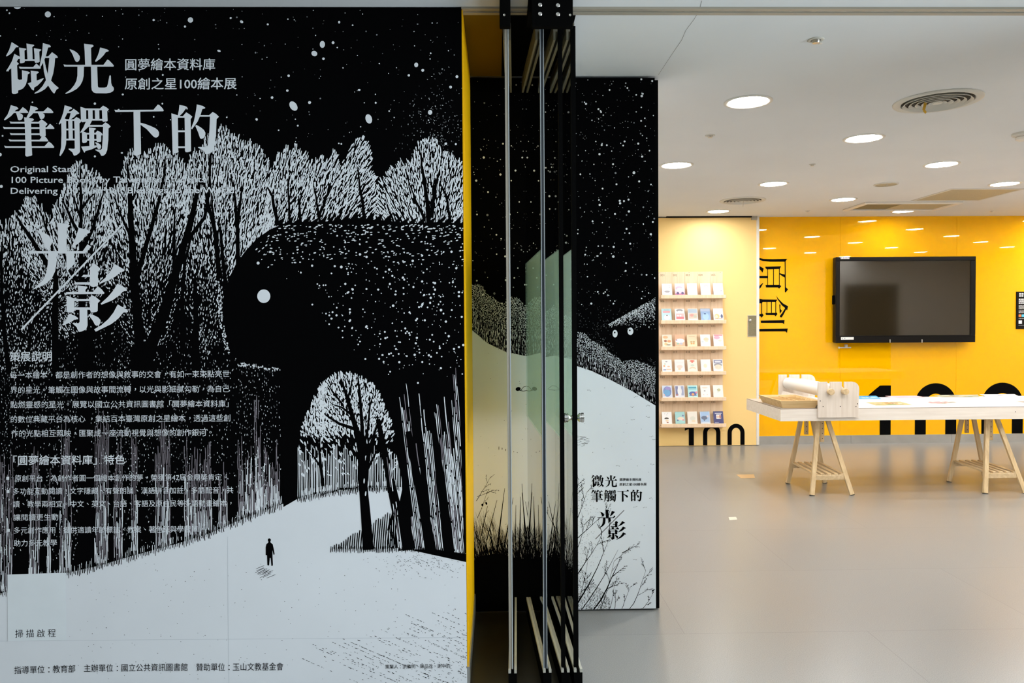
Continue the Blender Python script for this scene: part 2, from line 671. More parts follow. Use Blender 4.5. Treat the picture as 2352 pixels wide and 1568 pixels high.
# glossy yellow glass wall with seams, skirting
mb = MB()
xs = [3.0, 4.227, 5.677, 7.13, 8.58, 9.5]
for a, b in zip(xs[:-1], xs[1:]):
    mb.box(a + .001, b - .001, YG, YG + .02, .1, HC, M['glass_yellow'])
mb.box(.3, 9.5, YG + .02, YG + .1, 0, HC, M['black'])
struct(mb, 'wall_back', 'glossy yellow glass wall in tall panels')
mb = MB()
for a, b in ((3.2, 4.36), (4.362, 5.62), (5.622, 7.5), (7.502, 9.5)):
    mb.box(a, b, YG - .012, YG, 0, .104, M['steel_skirt'])
struct(mb, 'baseboard_back')
# sliding door: pale yellow leaf, white edge trim, ceiling slot
dr = thing('door_1', 'large pale yellow sliding door leaf with a flush pull', None, (1.8, YD, 0))
dr['kind'] = 'structure'
mb = MB()
mb.box(.4, 3.165, YD, YD + .05, .004, 2.786, M['door_yellow'])
mb.build('leaf', dr)
mb = MB()
mb.box(3.165, 3.20, YD - .006, YD + .056, .004, HC - .002, M['trim_white'], .003)
mb.build('edge_trim', dr)
mb = MB()
x0, x1, z0, z1 = 3.062, 3.164, 1.34, 1.59
mb.box(x0, x1, YD - .003, YD, z0, z1, M['grille_dark'])
for a, b, c, d in ((x0 - .006, x1, z0 - .006, z0), (x0 - .006, x1, z1, z1 + .006), (x0 - .006, x0, z0, z1)):
    mb.box(a, b, YD - .008, YD, c, d, M['alu'])
mb.build('flush_pull', dr)
mb = MB()
mb.lathe([(.016, 0), (.016, -.012), (.009, -.014), (.009, -.008)], (3.082, YD - .003, 1.533), M['steel'], 20, 'Y', cap1=True)
mb.build('lock_cylinder', dr)
mb = MB()
mb.box(2.06, 3.10, YD - .03, YD + .02, HC - .012, HC, M['black'])
mb.box(3.10, 3.165, YD - .03, YD + .02, HC - .045, HC, M['alu_warm'])
struct(mb, 'trim_3', 'black slot of the sliding door track at the ceiling')

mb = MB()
mb.box(-.1365, .03, 3.127, YI, HC - .003, HC, M['ceiling_shade_ochre'])  # bay ceiling, its shade put into the ochre
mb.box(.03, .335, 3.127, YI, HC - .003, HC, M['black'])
struct(mb, 'trim_5', 'black plate and painted-in ochre ceiling shade above the folded glass doors')

# rest of the room and of the corridor
mb = MB()
mb.box(9.5, 9.6, 3.06, 9.4, 0, HC, M['wall_white'])
struct(mb, 'wall_right')
mb = MB()
mb.box(3.26, 6.95, 3.06, 3.16, 0, HC, M['wall_white'])
mb.box(8.05, 9.5, 3.06, 3.16, 0, HC, M['wall_white'])
mb.box(6.95, 8.05, 3.06, 3.16, 2.25, HC, M['wall_white'])
struct(mb, 'wall_front')
# added glazed wall, unseen right of the viewer, brings daylight to the mural
mb = MB()
for a, b, c_, d in ((-5, -2.5, 0, HC), (2.9, 3.06, 0, HC), (-2.5, 2.9, 0, .25), (-2.5, 2.9, 2.6, HC)):
    mb.box(3.26, 3.38, a, b, c_, d, M['wall_corr'])
struct(mb, 'wall_corridor_right')
w_ = thing('added_window', 'added unseen corridor window that lights the mural and the yellow wall end', None, (3.32, .2, .25))
w_['kind'] = 'structure'
mb = MB()
for k in range(5):
    y = -2.5 + 5.4 * k / 4
    mb.box(3.29, 3.35, y - .025, y + .025, .25, 2.6, M['alu'])
mb.box(3.29, 3.35, -2.5, 2.9, .25, .30, M['alu'])
mb.box(3.29, 3.35, -2.5, 2.9, 2.55, 2.6, M['alu'])
mb.build('added_window_frame', w_)
mb = MB()
mb.add([(3.33, -2.5, .3), (3.33, 2.9, .3), (3.33, 2.9, 2.55), (3.33, -2.5, 2.55)], [(0, 1, 2, 3)], M['glass'])
mb.build('added_window_pane', w_, fixn=False)
mb = MB()
mb.box(6.95, 8.05, 3.10, 3.14, 0, 2.25, M['void'])
struct(mb, 'door_2', 'closed black door in the front wall')
mb = MB()
mb.box(-6, 3.38, -5.1, -5, 0, HC, M['wall_corr'])
struct(mb, 'wall_corridor')
mb = MB()
mb.box(-6.1, -6, -5, 9.4, 0, HC, M['wall_corr'])
struct(mb, 'wall_far_left')

# sliding track in the ceiling along the opening
mb = MB()
for a, b, m_, z in ((3.062, 3.084, 'alu_warm', .008), (3.084, 3.092, 'black', .002), (3.092, 3.104, 'alu', .004), (3.104, 3.126, 'alu_warm', .008)):
    mb.box(-.1365, 3.26, a, b, HC - z, HC, M[m_])
struct(mb, 'trim_4', 'ceiling track of the folding glass doors')

# ------------------------------------------------------------------ big brush lettering (outlines, measured from each character)
def sc(k, ox, oy, polys):
    out = []
    for p in polys:
        rings = p if isinstance(p[0][0], (list, tuple)) else [p]
        out.append([[(x / k + ox, y / k + oy) for x, y in r] for r in rings])
    return out


K1, K2, K3, K4 = 11.2, 11.615, 8.961, 9.224
WEI = sc(K1, 0, 90, [
    [(300, 75), (480, 185), (470, 205), (410, 210), (350, 300), (280, 375), (175, 445), (155, 430), (240, 270)],
    [(370, 378), (515, 455), (515, 500), (475, 505), (430, 580), (485, 622), (478, 645), (440, 670), (440, 750), (290, 750), (175, 832), (160, 815), (240, 690), (310, 560)],
    [(290, 745), (440, 670), (458, 1020), (470, 1340), (465, 1380), (400, 1410), (330, 1408), (305, 1370)],
    [(490, 215), (670, 245), (680, 262), (630, 295), (638, 590), (600, 610), (530, 622), (515, 600), (512, 450)],
    [(682, 112), (870, 145), (885, 160), (830, 205), (842, 520), (708, 520), (695, 300)],
    [(872, 232), (1055, 262), (1065, 280), (1012, 318), (1022, 580), (990, 600), (910, 608), (892, 580), (888, 400)],
    [(630, 516), (900, 516), (900, 557), (630, 557)],
    [(485, 703), (570, 712), (855, 715), (935, 625), (1050, 725), (1050, 745), (1035, 760), (510, 760)],
    [(565, 798), (720, 830), (770, 858), (760, 880), (717, 900), (700, 1060), (660, 1180), (600, 1260), (530, 1300), (470, 1318), (455, 1240), (455, 1020), (495, 1045), (570, 1035)],
    [(790, 808), (980, 832), (1000, 850), (990, 868), (940, 895), (945, 1065), (1120, 1000), (1125, 1015), (1060, 1100), (970, 1190), (880, 1245), (875, 1310), (860, 1320), (820, 1290), (715, 1135), (808, 1108)],
    [(1105, 100), (1280, 150), (1310, 185), (1300, 205), (1240, 215), (1180, 440), (1110, 610), (1045, 715), (1020, 690), (1080, 400)],
    [(1160, 483), (1180, 445), (1240, 443), (1340, 335), (1460, 420), (1490, 465), (1480, 483), (1420, 487), (1400, 700), (1370, 880), (1315, 1060), (1240, 1195), (1150, 1290), (1030, 1360), (900, 1402), (885, 1385), (1000, 1310), (1100, 1200), (1185, 1050), (1228, 900), (1250, 700), (1270, 485)],
    [(1110, 600), (1145, 530), (1170, 680), (1228, 895), (1315, 1065), (1400, 1160), (1510, 1250), (1500, 1270), (1460, 1290), (1400, 1395), (1380, 1390), (1320, 1320), (1240, 1190), (1180, 1040), (1130, 830)]])
GUANG = sc(K1, 135, 90, [
    [(290, 255), (400, 300), (490, 365), (540, 440), (545, 500), (520, 560), (480, 588), (440, 580), (410, 530), (350, 380), (280, 270)],
    [(650, 115), (870, 145), (900, 172), (885, 190), (830, 225), (842, 665), (680, 665), (665, 300)],
    [(1065, 213), (1250, 265), (1290, 298), (1275, 315), (1210, 335), (1150, 420), (1060, 510), (955, 585), (935, 565), (1000, 430), (1040, 320)],
    [(120, 648), (200, 660), (1150, 660), (1250, 525), (1290, 540), (1380, 630), (1420, 685), (1405, 705), (145, 705)],
    [(482, 700), (650, 700), (640, 950), (610, 1080), (550, 1190), (460, 1280), (340, 1350), (185, 1408), (170, 1390), (300, 1300), (400, 1180), (455, 1070), (480, 940)],
    [(828, 700), (988, 700), (1005, 1200), (1015, 1235), (1050, 1245), (1180, 1245), (1240, 1225), (1262, 1160), (1305, 940), (1320, 928), (1340, 940), (1350, 1130), (1370, 1195), (1410, 1240), (1420, 1290), (1400, 1335), (1340, 1370), (1220, 1393), (960, 1390), (890, 1365), (850, 1310), (840, 1230)]])
BI = sc(K2, 0, 230, [
    [(290, 132), (440, 175), (495, 218), (480, 240), (430, 255), (395, 300), (505, 300), (610, 185), (700, 250), (760, 325), (740, 342), (520, 342), (590, 375), (615, 415), (605, 480), (570, 525), (520, 540), (485, 525), (430, 342), (370, 342), (290, 430), (130, 540), (105, 520), (200, 390), (250, 270)],
    [(815, 145), (970, 185), (1020, 228), (1010, 245), (955, 262), (930, 300), (1160, 300), (1275, 188), (1370, 250), (1428, 322), (1410, 345), (1140, 345), (1190, 380), (1195, 430), (1170, 485), (1110, 508), (1070, 495), (1050, 430), (1010, 345), (890, 345), (830, 415), (765, 470), (705, 468), (760, 350), (800, 250)],
    [(645, 455), (880, 490), (910, 520), (900, 535), (830, 575), (840, 1100), (860, 1465), (830, 1485), (720, 1505), (685, 1490), (675, 1465), (680, 1200), (665, 700)],
    [(255, 565), (330, 578), (1025, 578), (1110, 512), (1200, 570), (1270, 635), (1255, 655), (1210, 705), (1222, 935), (1215, 955), (1190, 960), (1110, 975), (1075, 960), (1062, 930), (1055, 625), (285, 625)],
    [(80, 707), (150, 720), (1250, 722), (1335, 630), (1400, 680), (1452, 745), (1440, 767), (105, 767)],
    [(260, 872), (330, 885), (1070, 885), (1070, 930), (290, 930)],
    [(230, 1040), (300, 1055), (1055, 1055), (1120, 970), (1190, 958), (1250, 1020), (1290, 1080), (1275, 1100), (260, 1100)],
    [(110, 1212), (180, 1227), (1190, 1227), (1300, 1103), (1380, 1160), (1448, 1245), (1435, 1272), (140, 1272)]])
CHU = sc(K2, 125, 230, [
    [[(275, 135), (440, 185), (480, 215), (465, 235), (405, 250), (380, 300), (440, 300), (515, 230), (600, 290), (665, 348), (650, 365), (580, 385), (545, 435), (440, 510), (520, 510), (585, 450), (650, 480), (710, 530), (710, 580), (668, 620), (685, 1370), (660, 1410), (600, 1460), (530, 1482), (510, 1460), (480, 1390), (380, 1310), (385, 1290), (530, 1297), (545, 1280), (540, 1073), (315, 1073), (310, 1170), (280, 1290), (230, 1390), (160, 1492), (135, 1475), (180, 1250), (190, 900), (183, 605), (130, 650), (115, 630), (190, 470), (240, 320)],
     [(345, 345), (435, 345), (395, 510), (320, 510), (275, 490)], [(313, 552), (370, 552), (375, 760), (315, 760)], [(480, 552), (530, 552), (538, 760), (485, 760)],
     [(317, 803), (375, 803), (382, 1028), (317, 1028)], [(488, 803), (540, 803), (545, 1028), (492, 1028)]],
    [[(695, 175), (830, 220), (1215, 222), (1300, 145), (1400, 200), (1452, 245), (1440, 265), (1410, 300), (1420, 550), (1400, 565), (1300, 580), (1275, 545), (1005, 545), (945, 660), (1280, 662), (1360, 590), (1440, 640), (1500, 700), (1490, 715), (1445, 755), (1440, 1050), (1410, 1330), (1370, 1430), (1310, 1480), (1255, 1485), (1235, 1455), (1200, 1390), (1090, 1330), (1095, 1315), (1245, 1320), (1270, 1290), (1290, 1000), (1300, 707), (915, 707), (770, 840), (700, 870), (690, 855), (770, 730), (840, 575), (740, 590), (710, 560)],
     [(848, 268), (900, 268), (905, 500), (850, 500)], [(1018, 268), (1078, 268), (1085, 500), (1022, 500)], [(1198, 268), (1268, 268), (1278, 500), (1203, 500)]],
    [[(922, 727), (1090, 748), (1115, 768), (1060, 805), (1062, 872), (1095, 872), (1150, 812), (1230, 850), (1285, 905), (1275, 920), (1248, 945), (1248, 1100), (1225, 1112), (1140, 1115), (1122, 1080), (1062, 1080), (1065, 1210), (1135, 1205), (1090, 1135), (1100, 1120), (1180, 1150), (1235, 1190), (1250, 1240), (1235, 1290), (1185, 1310), (1155, 1290), (1135, 1245), (1000, 1310), (825, 1358), (810, 1400), (790, 1390), (715, 1240), (935, 1220), (930, 1080), (870, 1080), (868, 1115), (840, 1135), (770, 1145), (742, 1120), (735, 850), (780, 840), (865, 872), (930, 872)],
     [(870, 915), (930, 915), (930, 1037), (872, 1037)], [(1060, 915), (1120, 915), (1122, 1037), (1062, 1037)]]])
XIA = sc(K2, 255, 230, [
    [(90, 255), (170, 262), (1135, 255), (1250, 115), (1290, 130), (1370, 210), (1408, 268), (1395, 297), (120, 315)],
    [(602, 300), (780, 300), (790, 800), (803, 1430), (780, 1450), (700, 1475), (640, 1478), (615, 1450)],
    [(780, 600), (900, 630), (1060, 690), (1180, 745), (1250, 800), (1282, 860), (1280, 930), (1250, 980), (1200, 1000), (1150, 985), (1105, 940), (950, 770), (780, 650)]])
DE = sc(K2, 380, 230, [
    [[(375, 128), (520, 155), (585, 190), (575, 210), (540, 230), (470, 330), (375, 425), (465, 428), (555, 325), (640, 375), (718, 440), (705, 460), (672, 510), (685, 1355), (660, 1370), (590, 1390), (540, 1385), (522, 1345), (522, 1278), (340, 1278), (350, 1390), (290, 1410), (230, 1420), (190, 1400), (185, 1100), (160, 350), (330, 405), (360, 260)],
     [(332, 468), (512, 468), (518, 805), (338, 805)], [(338, 853), (518, 853), (522, 1232), (342, 1232)]],
    [(838, 113), (1000, 155), (1065, 203), (1055, 220), (985, 240), (935, 400), (1165, 400), (1260, 315), (1350, 365), (1428, 440), (1415, 458), (1365, 505), (1350, 900), (1320, 1200), (1270, 1340), (1200, 1410), (1090, 1452), (1065, 1430), (1020, 1350), (870, 1265), (875, 1248), (1070, 1250), (1120, 1220), (1145, 1140), (1175, 800), (1190, 440), (915, 440), (860, 570), (710, 778), (685, 750), (760, 560), (800, 370), (825, 230)],
    [(825, 658), (950, 730), (1030, 800), (1068, 870), (1065, 930), (1030, 1000), (970, 1035), (925, 1015), (870, 850), (797, 685)]])
LIGHT2 = sc(K3, 60, 505, [
    [(240, 215), (340, 250), (460, 310), (540, 430), (530, 490), (490, 550), (440, 590), (390, 560), (345, 440), (290, 310)],
    [(650, 55), (830, 80), (905, 112), (895, 130), (830, 180), (838, 645), (660, 645), (655, 300)],
    [(1085, 160), (1270, 205), (1325, 245), (1310, 265), (1250, 290), (1170, 400), (1070, 490), (960, 560), (945, 530), (1010, 390), (1050, 270)],
    [(30, 610), (100, 640), (1165, 640), (1265, 500), (1345, 550), (1215, 690), (90, 690)],
    [(455, 690), (630, 690), (625, 900), (600, 1050), (540, 1180), (430, 1300), (300, 1370), (120, 1440), (230, 1350), (350, 1230), (410, 1100), (445, 920)],
    [(825, 690), (990, 690), (995, 905), (835, 1070)]])
SLASH = [[[(278.6, 514.7), (281.6, 517.5), (50.2, 758.6), (47.4, 755.6)]]]
SHADOW2 = sc(K4, 135, 595, [
    [(740, 90), (830, 150), (885, 210), (870, 230), (828, 265), (832, 550), (800, 575), (730, 590), (680, 575), (660, 540), (350, 538), (330, 520), (350, 490), (655, 488), (660, 378), (480, 378), (525, 330), (660, 330), (665, 230), (635, 215)],
    [(398, 555), (600, 582), (610, 600), (565, 650), (570, 692), (725, 692), (830, 572), (910, 640), (970, 715), (955, 738), (120, 745), (160, 700), (412, 692)],
    [[(165, 775), (220, 790), (345, 845), (630, 845), (700, 762), (780, 800), (880, 880), (865, 895), (828, 930), (825, 1095), (800, 1115), (720, 1132), (680, 1120), (662, 1070), (605, 1070), (612, 1400), (590, 1460), (570, 1490), (490, 1530), (430, 1540), (410, 1520), (380, 1440), (290, 1360), (300, 1350), (420, 1355), (442, 1330), (440, 1070), (335, 1070), (330, 1105), (280, 1125), (220, 1132), (180, 1120), (165, 1080)],
     [(332, 888), (655, 888), (660, 1022), (335, 1022)]],
    [(215, 1158), (340, 1195), (412, 1250), (400, 1270), (340, 1280), (230, 1345), (90, 1405), (75, 1385), (150, 1290)],
    [(640, 1165), (740, 1185), (840, 1235), (885, 1290), (885, 1350), (850, 1400), (800, 1412), (765, 1385), (720, 1300), (630, 1180)],
    [(1180, 100), (1370, 210), (1395, 240), (1380, 258), (1310, 275), (1200, 370), (1050, 450), (880, 520), (865, 500), (990, 390), (1100, 250)],
    [(1240, 518), (1400, 600), (1450, 650), (1440, 670), (1370, 675), (1280, 770), (1140, 870), (905, 965), (888, 940), (1040, 800), (1160, 660)],
    [(1250, 958), (1430, 1060), (1468, 1100), (1460, 1125), (1370, 1130), (1270, 1250), (1120, 1370), (960, 1450), (785, 1535), (750, 1485), (900, 1400), (1050, 1270), (1160, 1130)]])

# ------------------------------------------------------------------ the mural
mural = thing('exhibition_mural', 'tall black and white mural of a snowy forest, a dark beast and white lettering', 'mural', (-1.2, YM, 0))
mb = MB()
mb.box(-2.4, -.1362, YM, YM + .006, .004, HC - .002, M['ink_black'])
mb.build('backing_board', mural)

A = Print(YM, -2.39, -.1364, .006, HC - .003)
IW, IB, IG, SN = M['ink_white'], M['ink_black'], M['ink_grey'], M['snow_print']
# layers: 0 snow, 1 crown strokes / stripes, 2 black trunks, 3 beast, 4 dots on it, 5 tree under the belly, 6 its trunks
SNOW = [(-60, 1372), (0, 1362), (60, 1345), (150, 1316), (230, 1298), (300, 1277), (400, 1250), (480, 1225), (560, 1190), (640, 1160), (700, 1140), (760, 1127), (830, 1120), (925, 1118),
        (918, 1150), (905, 1165), (893, 1200), (880, 1259), (920, 1258), (1000, 1262), (1040, 1268), (1090, 1280), (1090, 1640), (-200, 1640), (-200, 1400)]
A.poly(SNOW, SN, 0)


def snow_y(x):
    for (a, b), (c, d) in zip(SNOW[:14], SNOW[1:14]):
        if a <= x <= c:
            return b + (d - b) * (x - a) / (c - a)
    return 1120


# stars
for x, y, rx, ry, an in [(110, 33, 7, 7, 0), (40, 16, 8, 5, 0), (437.5, 46, 6.2, 6.2, 0), (425, 61, 2.6, 2.6, 0), (353, 46, 2.8, 2.4, 0), (555, 50, 4, 3, .5), (530, 41.5, 2.6, 2.2, 0), (615, 56, 2.3, 2.3, 0),
                         (740.5, 102, 6, 8, 0), (765, 98, 3.3, 3.3, 0), (722, 123, 7, 6, .5), (743, 135, 3, 3, 0), (674, 243.5, 8, 12, -.6), (711, 235.5, 3.4, 3.4, 0), (847, 273, 7.5, 11, -.3),
                         (956, 149, 4.6, 5.3, 0), (971, 161.5, 3.4, 3.2, 0), (939, 173, 2.8, 2.8, 0), (988, 258, 5, 5.6, 0), (1049.5, 176, 3.3, 3.3, 0), (1035, 200, 3.2, 3.2, 0), (779, 51, 2.5, 3, 0),
                         (663, 174, 2.8, 3, 0), (660, 208, 2.8, 2.8, 0), (625, 224, 3, 3, 0), (589, 274, 2.6, 2.4, .6), (503, 117, 4, 2.5, .3), (141, 62, 0, 0, 0), (863, 236, 2.3, 2.3, 0), (894, 255, 1.8, 1.8, 0),
                         (218, 238, 2.8, 2.8, 0), (280, 351, 2.6, 1.8, 0), (218, 359, 2.4, 2.4, 0), (1, 355, 3, 4, 0), (3, 428, 3.6, 3.6, 0), (74.5, 235, 1.8, 1.8, 0), (6, 312, 2, 2, 0), (282, 217, 2.4, 2.2, 0), (590, 274, 2.2, 2.5, 0),
                         (684, 288.5, 2.1, 2.1, 0), (640, 299, 1.8, 1.6, 0), (784, 330.5, 2, 2, 0), (1024, 330, 3, 3, 0), (1047, 331, 2.4, 2.4, 0), (825, 206.5, 3.2, 2.2, 0), (374, 172, 2.1, 2.1, 0), (373, 238, 2, 2, 0), (590, 275, 2.2, 2.2, 0)]:
    if rx:
        A.ell(x, y, rx, ry, IW, 1, an, 16)
for i in range(330):
    x, y = U(0, 1062), U(20, 330)
    if y > 95 and x < 270 and y < 365 or (y > 120 and y < 215 and x < 550):
        if R() < .75:
            continue
    r = .55 + 1.5 * R() ** 2.5
    A.ell(x, y, r, r * U(.8, 1.1), IW if R() < .6 else M['ink_dim'], 1, 0, 8)
for i in range(330):      # worn fine specks at the upper right
    x, y = 1000 + random.gauss(0, 42), 300 + random.gauss(0, 70)
    if x < 1064 and y > 60:
        A.dash(x, y, U(1.2, 3.5), U(.7, 1.3), random.gauss(math.pi / 2 if R() < .5 else 0, .15), M['ink_dim'] if R() < .6 else IW, 1)

# crowns: each tree = outline + point its twigs fan out from
TREES = [
    ([(-60, 530), (0, 510), (20, 505), (35, 485), (50, 500), (70, 505), (90, 520), (118, 545), (130, 700), (130, 860), (-60, 860)], (25, 1250), .9),
    ([(40, 520), (48, 478), (55, 455), (70, 447), (80, 452), (92, 470), (105, 482), (118, 500), (135, 520), (200, 640), (150, 780), (70, 640)], (128, 700), 1),
    ([(118, 500), (122, 480), (128, 468), (140, 452), (148, 425), (155, 405), (165, 385), (175, 366), (188, 370), (200, 385), (215, 388), (232, 400), (246, 420), (255, 520), (250, 640), (200, 760), (130, 780), (115, 620)], (186, 800), 1),
    ([(238, 470), (245, 440), (268, 425), (278, 395), (287, 362), (300, 343), (312, 350), (322, 362), (338, 345), (352, 338), (374, 328), (388, 345), (405, 352), (425, 372), (432, 480), (430, 640), (380, 790), (300, 800), (245, 660)], (338, 860), 1),
    ([(420, 400), (432, 362), (447, 345), (455, 350), (470, 318), (490, 300), (503, 292), (515, 286), (524, 296), (534, 308), (548, 312), (560, 322), (570, 318), (580, 330), (592, 330), (604, 350), (618, 372), (625, 420), (632, 500), (600, 560), (545, 640), (520, 720), (470, 840), (420, 700)], (455, 980), 1),
    ([(615, 420), (628, 376), (640, 350), (648, 345), (660, 333), (668, 338), (682, 331), (692, 345), (706, 355), (718, 372), (722, 450), (720, 520), (630, 530), (600, 545)], (560, 830), 1),
    ([(712, 400), (722, 368), (732, 357), (742, 360), (752, 370), (762, 340), (770, 342), (778, 362), (784, 375), (792, 365), (803, 340), (812, 325), (822, 318), (834, 311), (846, 330), (854, 350), (850, 375), (864, 400), (868, 450), (862, 508), (715, 520)], (640, 760), 1),
    ([(864, 440), (872, 418), (886, 402), (897, 376), (906, 388), (918, 362), (930, 372), (942, 366), (950, 350), (958, 325), (975, 318), (990, 315), (1004, 318), (1010, 342), (1022, 345), (1040, 360), (1068, 370), (1072, 520), (960, 520), (862, 515)], (988, 640), 1)]
for poly, (bx, by), dens in TREES:
    xs_ = [p[0] for p in poly]
    ys_ = [p[1] for p in poly]
    y = min(ys_)
    while y < max(ys_):
        x = min(xs_) + U(0, 5)
        f_left, f_right = min(1, max(0, (y - 480) / 200)), min(1, max(0, (y - 560) / 240))
        while x < max(xs_):
            px, py = x + U(-1.6, 1.6), y + U(-4, 4)
            fall = f_left if px < 530 else f_right
            x += 4.5 - .9 * fall
            if not inpoly(px, py, poly):
                continue
            if R() > (.93 - .45 * fall) * dens:
                continue
            an = math.atan2(py - by, px - bx) + random.gauss(0, .13)
            l = U(7, 18) * (1 - .66 * fall)
            w = U(1.5, 3.2) * (1 - .3 * fall)
            A.dash(px, py, l, w, an, IW, 1, U(.4, .75))
            if R() < .16 * (1 - fall):
                A.dash(px + U(-3, 3), py + U(-4, 4), U(4, 9), U(2.5, 4.2), an + U(-.5, .5), IW, 1, .6)
        y += 8.4 - 2.8 * f_left
# black trunks and branches over the crowns
for pts, w0, w1 in [
    ([(128, 720), (128, 640), (80, 560), (52, 520), (38, 495)], 15, 4), ([(128, 640), (118, 560), (100, 505), (92, 480)], 8, 2), ([(128, 900), (126, 700)], 17, 15),
    ([(186, 560), (186, 440), (184, 380)], 9, 3), ([(188, 900), (187, 700), (186, 560)], 22, 9), ([(186, 545), (160, 495), (143, 455)], 9, 3), ([(186, 500), (175, 470), (168, 448)], 6, 2), ([(186, 580), (215, 520), (230, 470), (238, 440)], 10, 3), ([(188, 480), (205, 455), (224, 440)], 6, 2), ([(188, 660), (160, 620), (140, 560), (122, 525)], 9, 3), ([(186, 660), (235, 600), (255, 550)], 8, 2),
    ([(325, 900), (318, 760), (308, 620), (300, 500), (297, 420), (292, 375)], 26, 4), ([(312, 640), (345, 530), (365, 460), (378, 400), (380, 360)], 12, 3), ([(310, 560), (280, 500), (262, 450)], 8, 2), ([(303, 460), (320, 430), (328, 400)], 6, 2), ([(330, 830), (370, 740), (400, 640), (430, 540), (452, 450), (462, 400)], 30, 5), ([(400, 640), (400, 540), (402, 480)], 9, 3), ([(440, 520), (452, 470)], 7, 3), ([(425, 560), (470, 500), (480, 440), (485, 350)], 10, 3),
    ([(505, 640), (495, 540), (475, 455), (470, 420)], 12, 4), ([(500, 560), (488, 480), (478, 350)], 6, 2), ([(545, 520), (550, 470), (560, 420)], 10, 3), ([(548, 640), (546, 530), (540, 460), (530, 400)], 11, 3), ([(525, 700), (512, 600), (505, 520)], 10, 6),
    ([(638, 515), (625, 450), (615, 430)], 9, 3), ([(665, 508), (663, 440), (660, 410)], 6, 2), ([(690, 512), (686, 450)], 7, 3), ([(735, 510), (725, 450), (720, 420)], 6, 2), ([(732, 500), (755, 440), (760, 420)], 7, 3), ([(838, 505), (828, 440), (822, 385)], 8, 3),
    ([(985, 512), (980, 450), (970, 390), (966, 350)], 11, 3), ([(990, 500), (1000, 430), (1010, 390)], 10, 3), ([(975, 500), (955, 460), (940, 420)], 7, 2), ([(1035, 512), (1025, 450), (1010, 420)], 7, 3), ([(905, 510), (888, 470)], 5, 2),
    ([(420, 800), (418, 700), (425, 600), (440, 540)], 12, 4), ([(452, 860), (450, 760), (448, 640)], 18, 8), ([(20, 860), (8, 740), (2, 600), (6, 560)], 12, 4), ([(250, 900), (250, 700)], 10, 7), ([(60, 900), (70, 760), (95, 680)], 10, 3)]:
    p = []
    for a, b in zip(pts[:-1], pts[1:]):
        for k in range(4):
            p.append((a[0] + (b[0] - a[0]) * k / 4 + U(-1, 1), a[1] + (b[1] - a[1]) * k / 4))
    p.append(pts[-1])
    A.line(p, w0, w1, IB, 2)
# dim dots in the wood below the crowns
y = 690
while y < 1290:
    x = -20
    f = min(1, max(0, (y - 690) / 90))
    while x < 648:
        px, py = x + U(-3, 3), y + U(-3.5, 3.5)
        x += 6.2
        if py > snow_y(px) - 6 or (180 < px < 208) or (300 < px < 352 and py < 1000) or (440 < px < 458):
            continue
        col = (math.sin(px * .115) + math.sin(px * .043 + 1.3)) * .5
        if R() < .42 * f + .22 * col * f - .1 * (py > 1000) - .14 * (py > 1120):
            A.dash(px, py, U(1.8, 4.6), U(1.0, 2.0), math.pi / 2 + U(-.4, .4), IW if R() < .5 else M['ink_dim'], 1)
    y += 6.5
# striped trunks in the lower wood: fine upright lines
STR = [(0, 36, 1030), (72, 97, 1000), (112, 120, 1060), (140, 168, 960), (218, 250, 930), (262, 282, 1000), (302, 316, 1000), (356, 392, 960), (422, 486, 1000), (500, 520, 1060), (545, 640, 1000), (585, 600, 900)]
for xa, xb, yt in STR:
    x = xa + 1
    while x < xb:
        yb = snow_y(x)
        y = yt + U(0, 90)
        while y < yb:
            l = U(14, 60)
            f = (y - yt) / max(1, yb - yt)
            if R() < .93:
                m_ = IG if R() > f * 1.1 - .25 else IW
                drift = (x - 300) * .00008 * (y - 1000)
                A.dash(x + drift + U(-.4, .4), min(y + l / 2, yb - l / 2), l, U(1.0, 1.9) if m_ is IG else U(1.2, 2.3), math.pi / 2 + U(-.012, .012), m_, 1, .9)
            y += l * U(.8, 1.1)
        x += 3.0
# fringe of upright grass along the snow line
x = -10
while x < 910:
    yb = snow_y(x)
    if not (648 < x < 690):
        A.dash(x, yb + U(-2, 3), U(9, 26), U(1.5, 2.6), math.pi / 2 - .1 + U(-.08, .08), IB, 2, .6)
        if R() < .6:
            A.dash(x + 2, yb - U(4, 12), U(8, 22), U(1, 1.8), math.pi / 2 + U(-.1, .1), IW, 2, .6)
    x += 3.9

# the beast
BEAST = [(1100, 512), (1000, 510), (940, 512), (880, 506), (820, 500), (760, 508), (700, 509), (655, 512), (620, 527), (590, 548), (565, 575), (542, 606), (526, 640), (515, 680), (512, 720), (514, 760), (521, 790), (532, 814), (548, 828), (580, 835), (625, 838), (642, 850),
         (644, 900), (648, 1000), (651, 1164), (682, 1146), (683, 1060), (686, 1000), (700, 955), (722, 908), (742, 874), (768, 856), (795, 850), (828, 860), (860, 880), (884, 918), (902, 970), (914, 1040), (922, 1100), (928, 1180), (940, 1262), (1100, 1290)]
A.poly(BEAST, IB, 3)
x = 640
while x < 1066:       # bristles along its back
    yb = 512 - (8 if 760 < x < 900 else 0)
    A.raw([(x - 10, yb + 6), (x - 2, yb - 4), (x + 15, yb - U(13, 22)), (x + 9, yb - 2), (x + 11, yb + 6)], IB, 3)
    x += 20 + U(-3, 3)
A.ell(606, 680, 15, 15.5, IW, 4, 0, 40)
n = 0
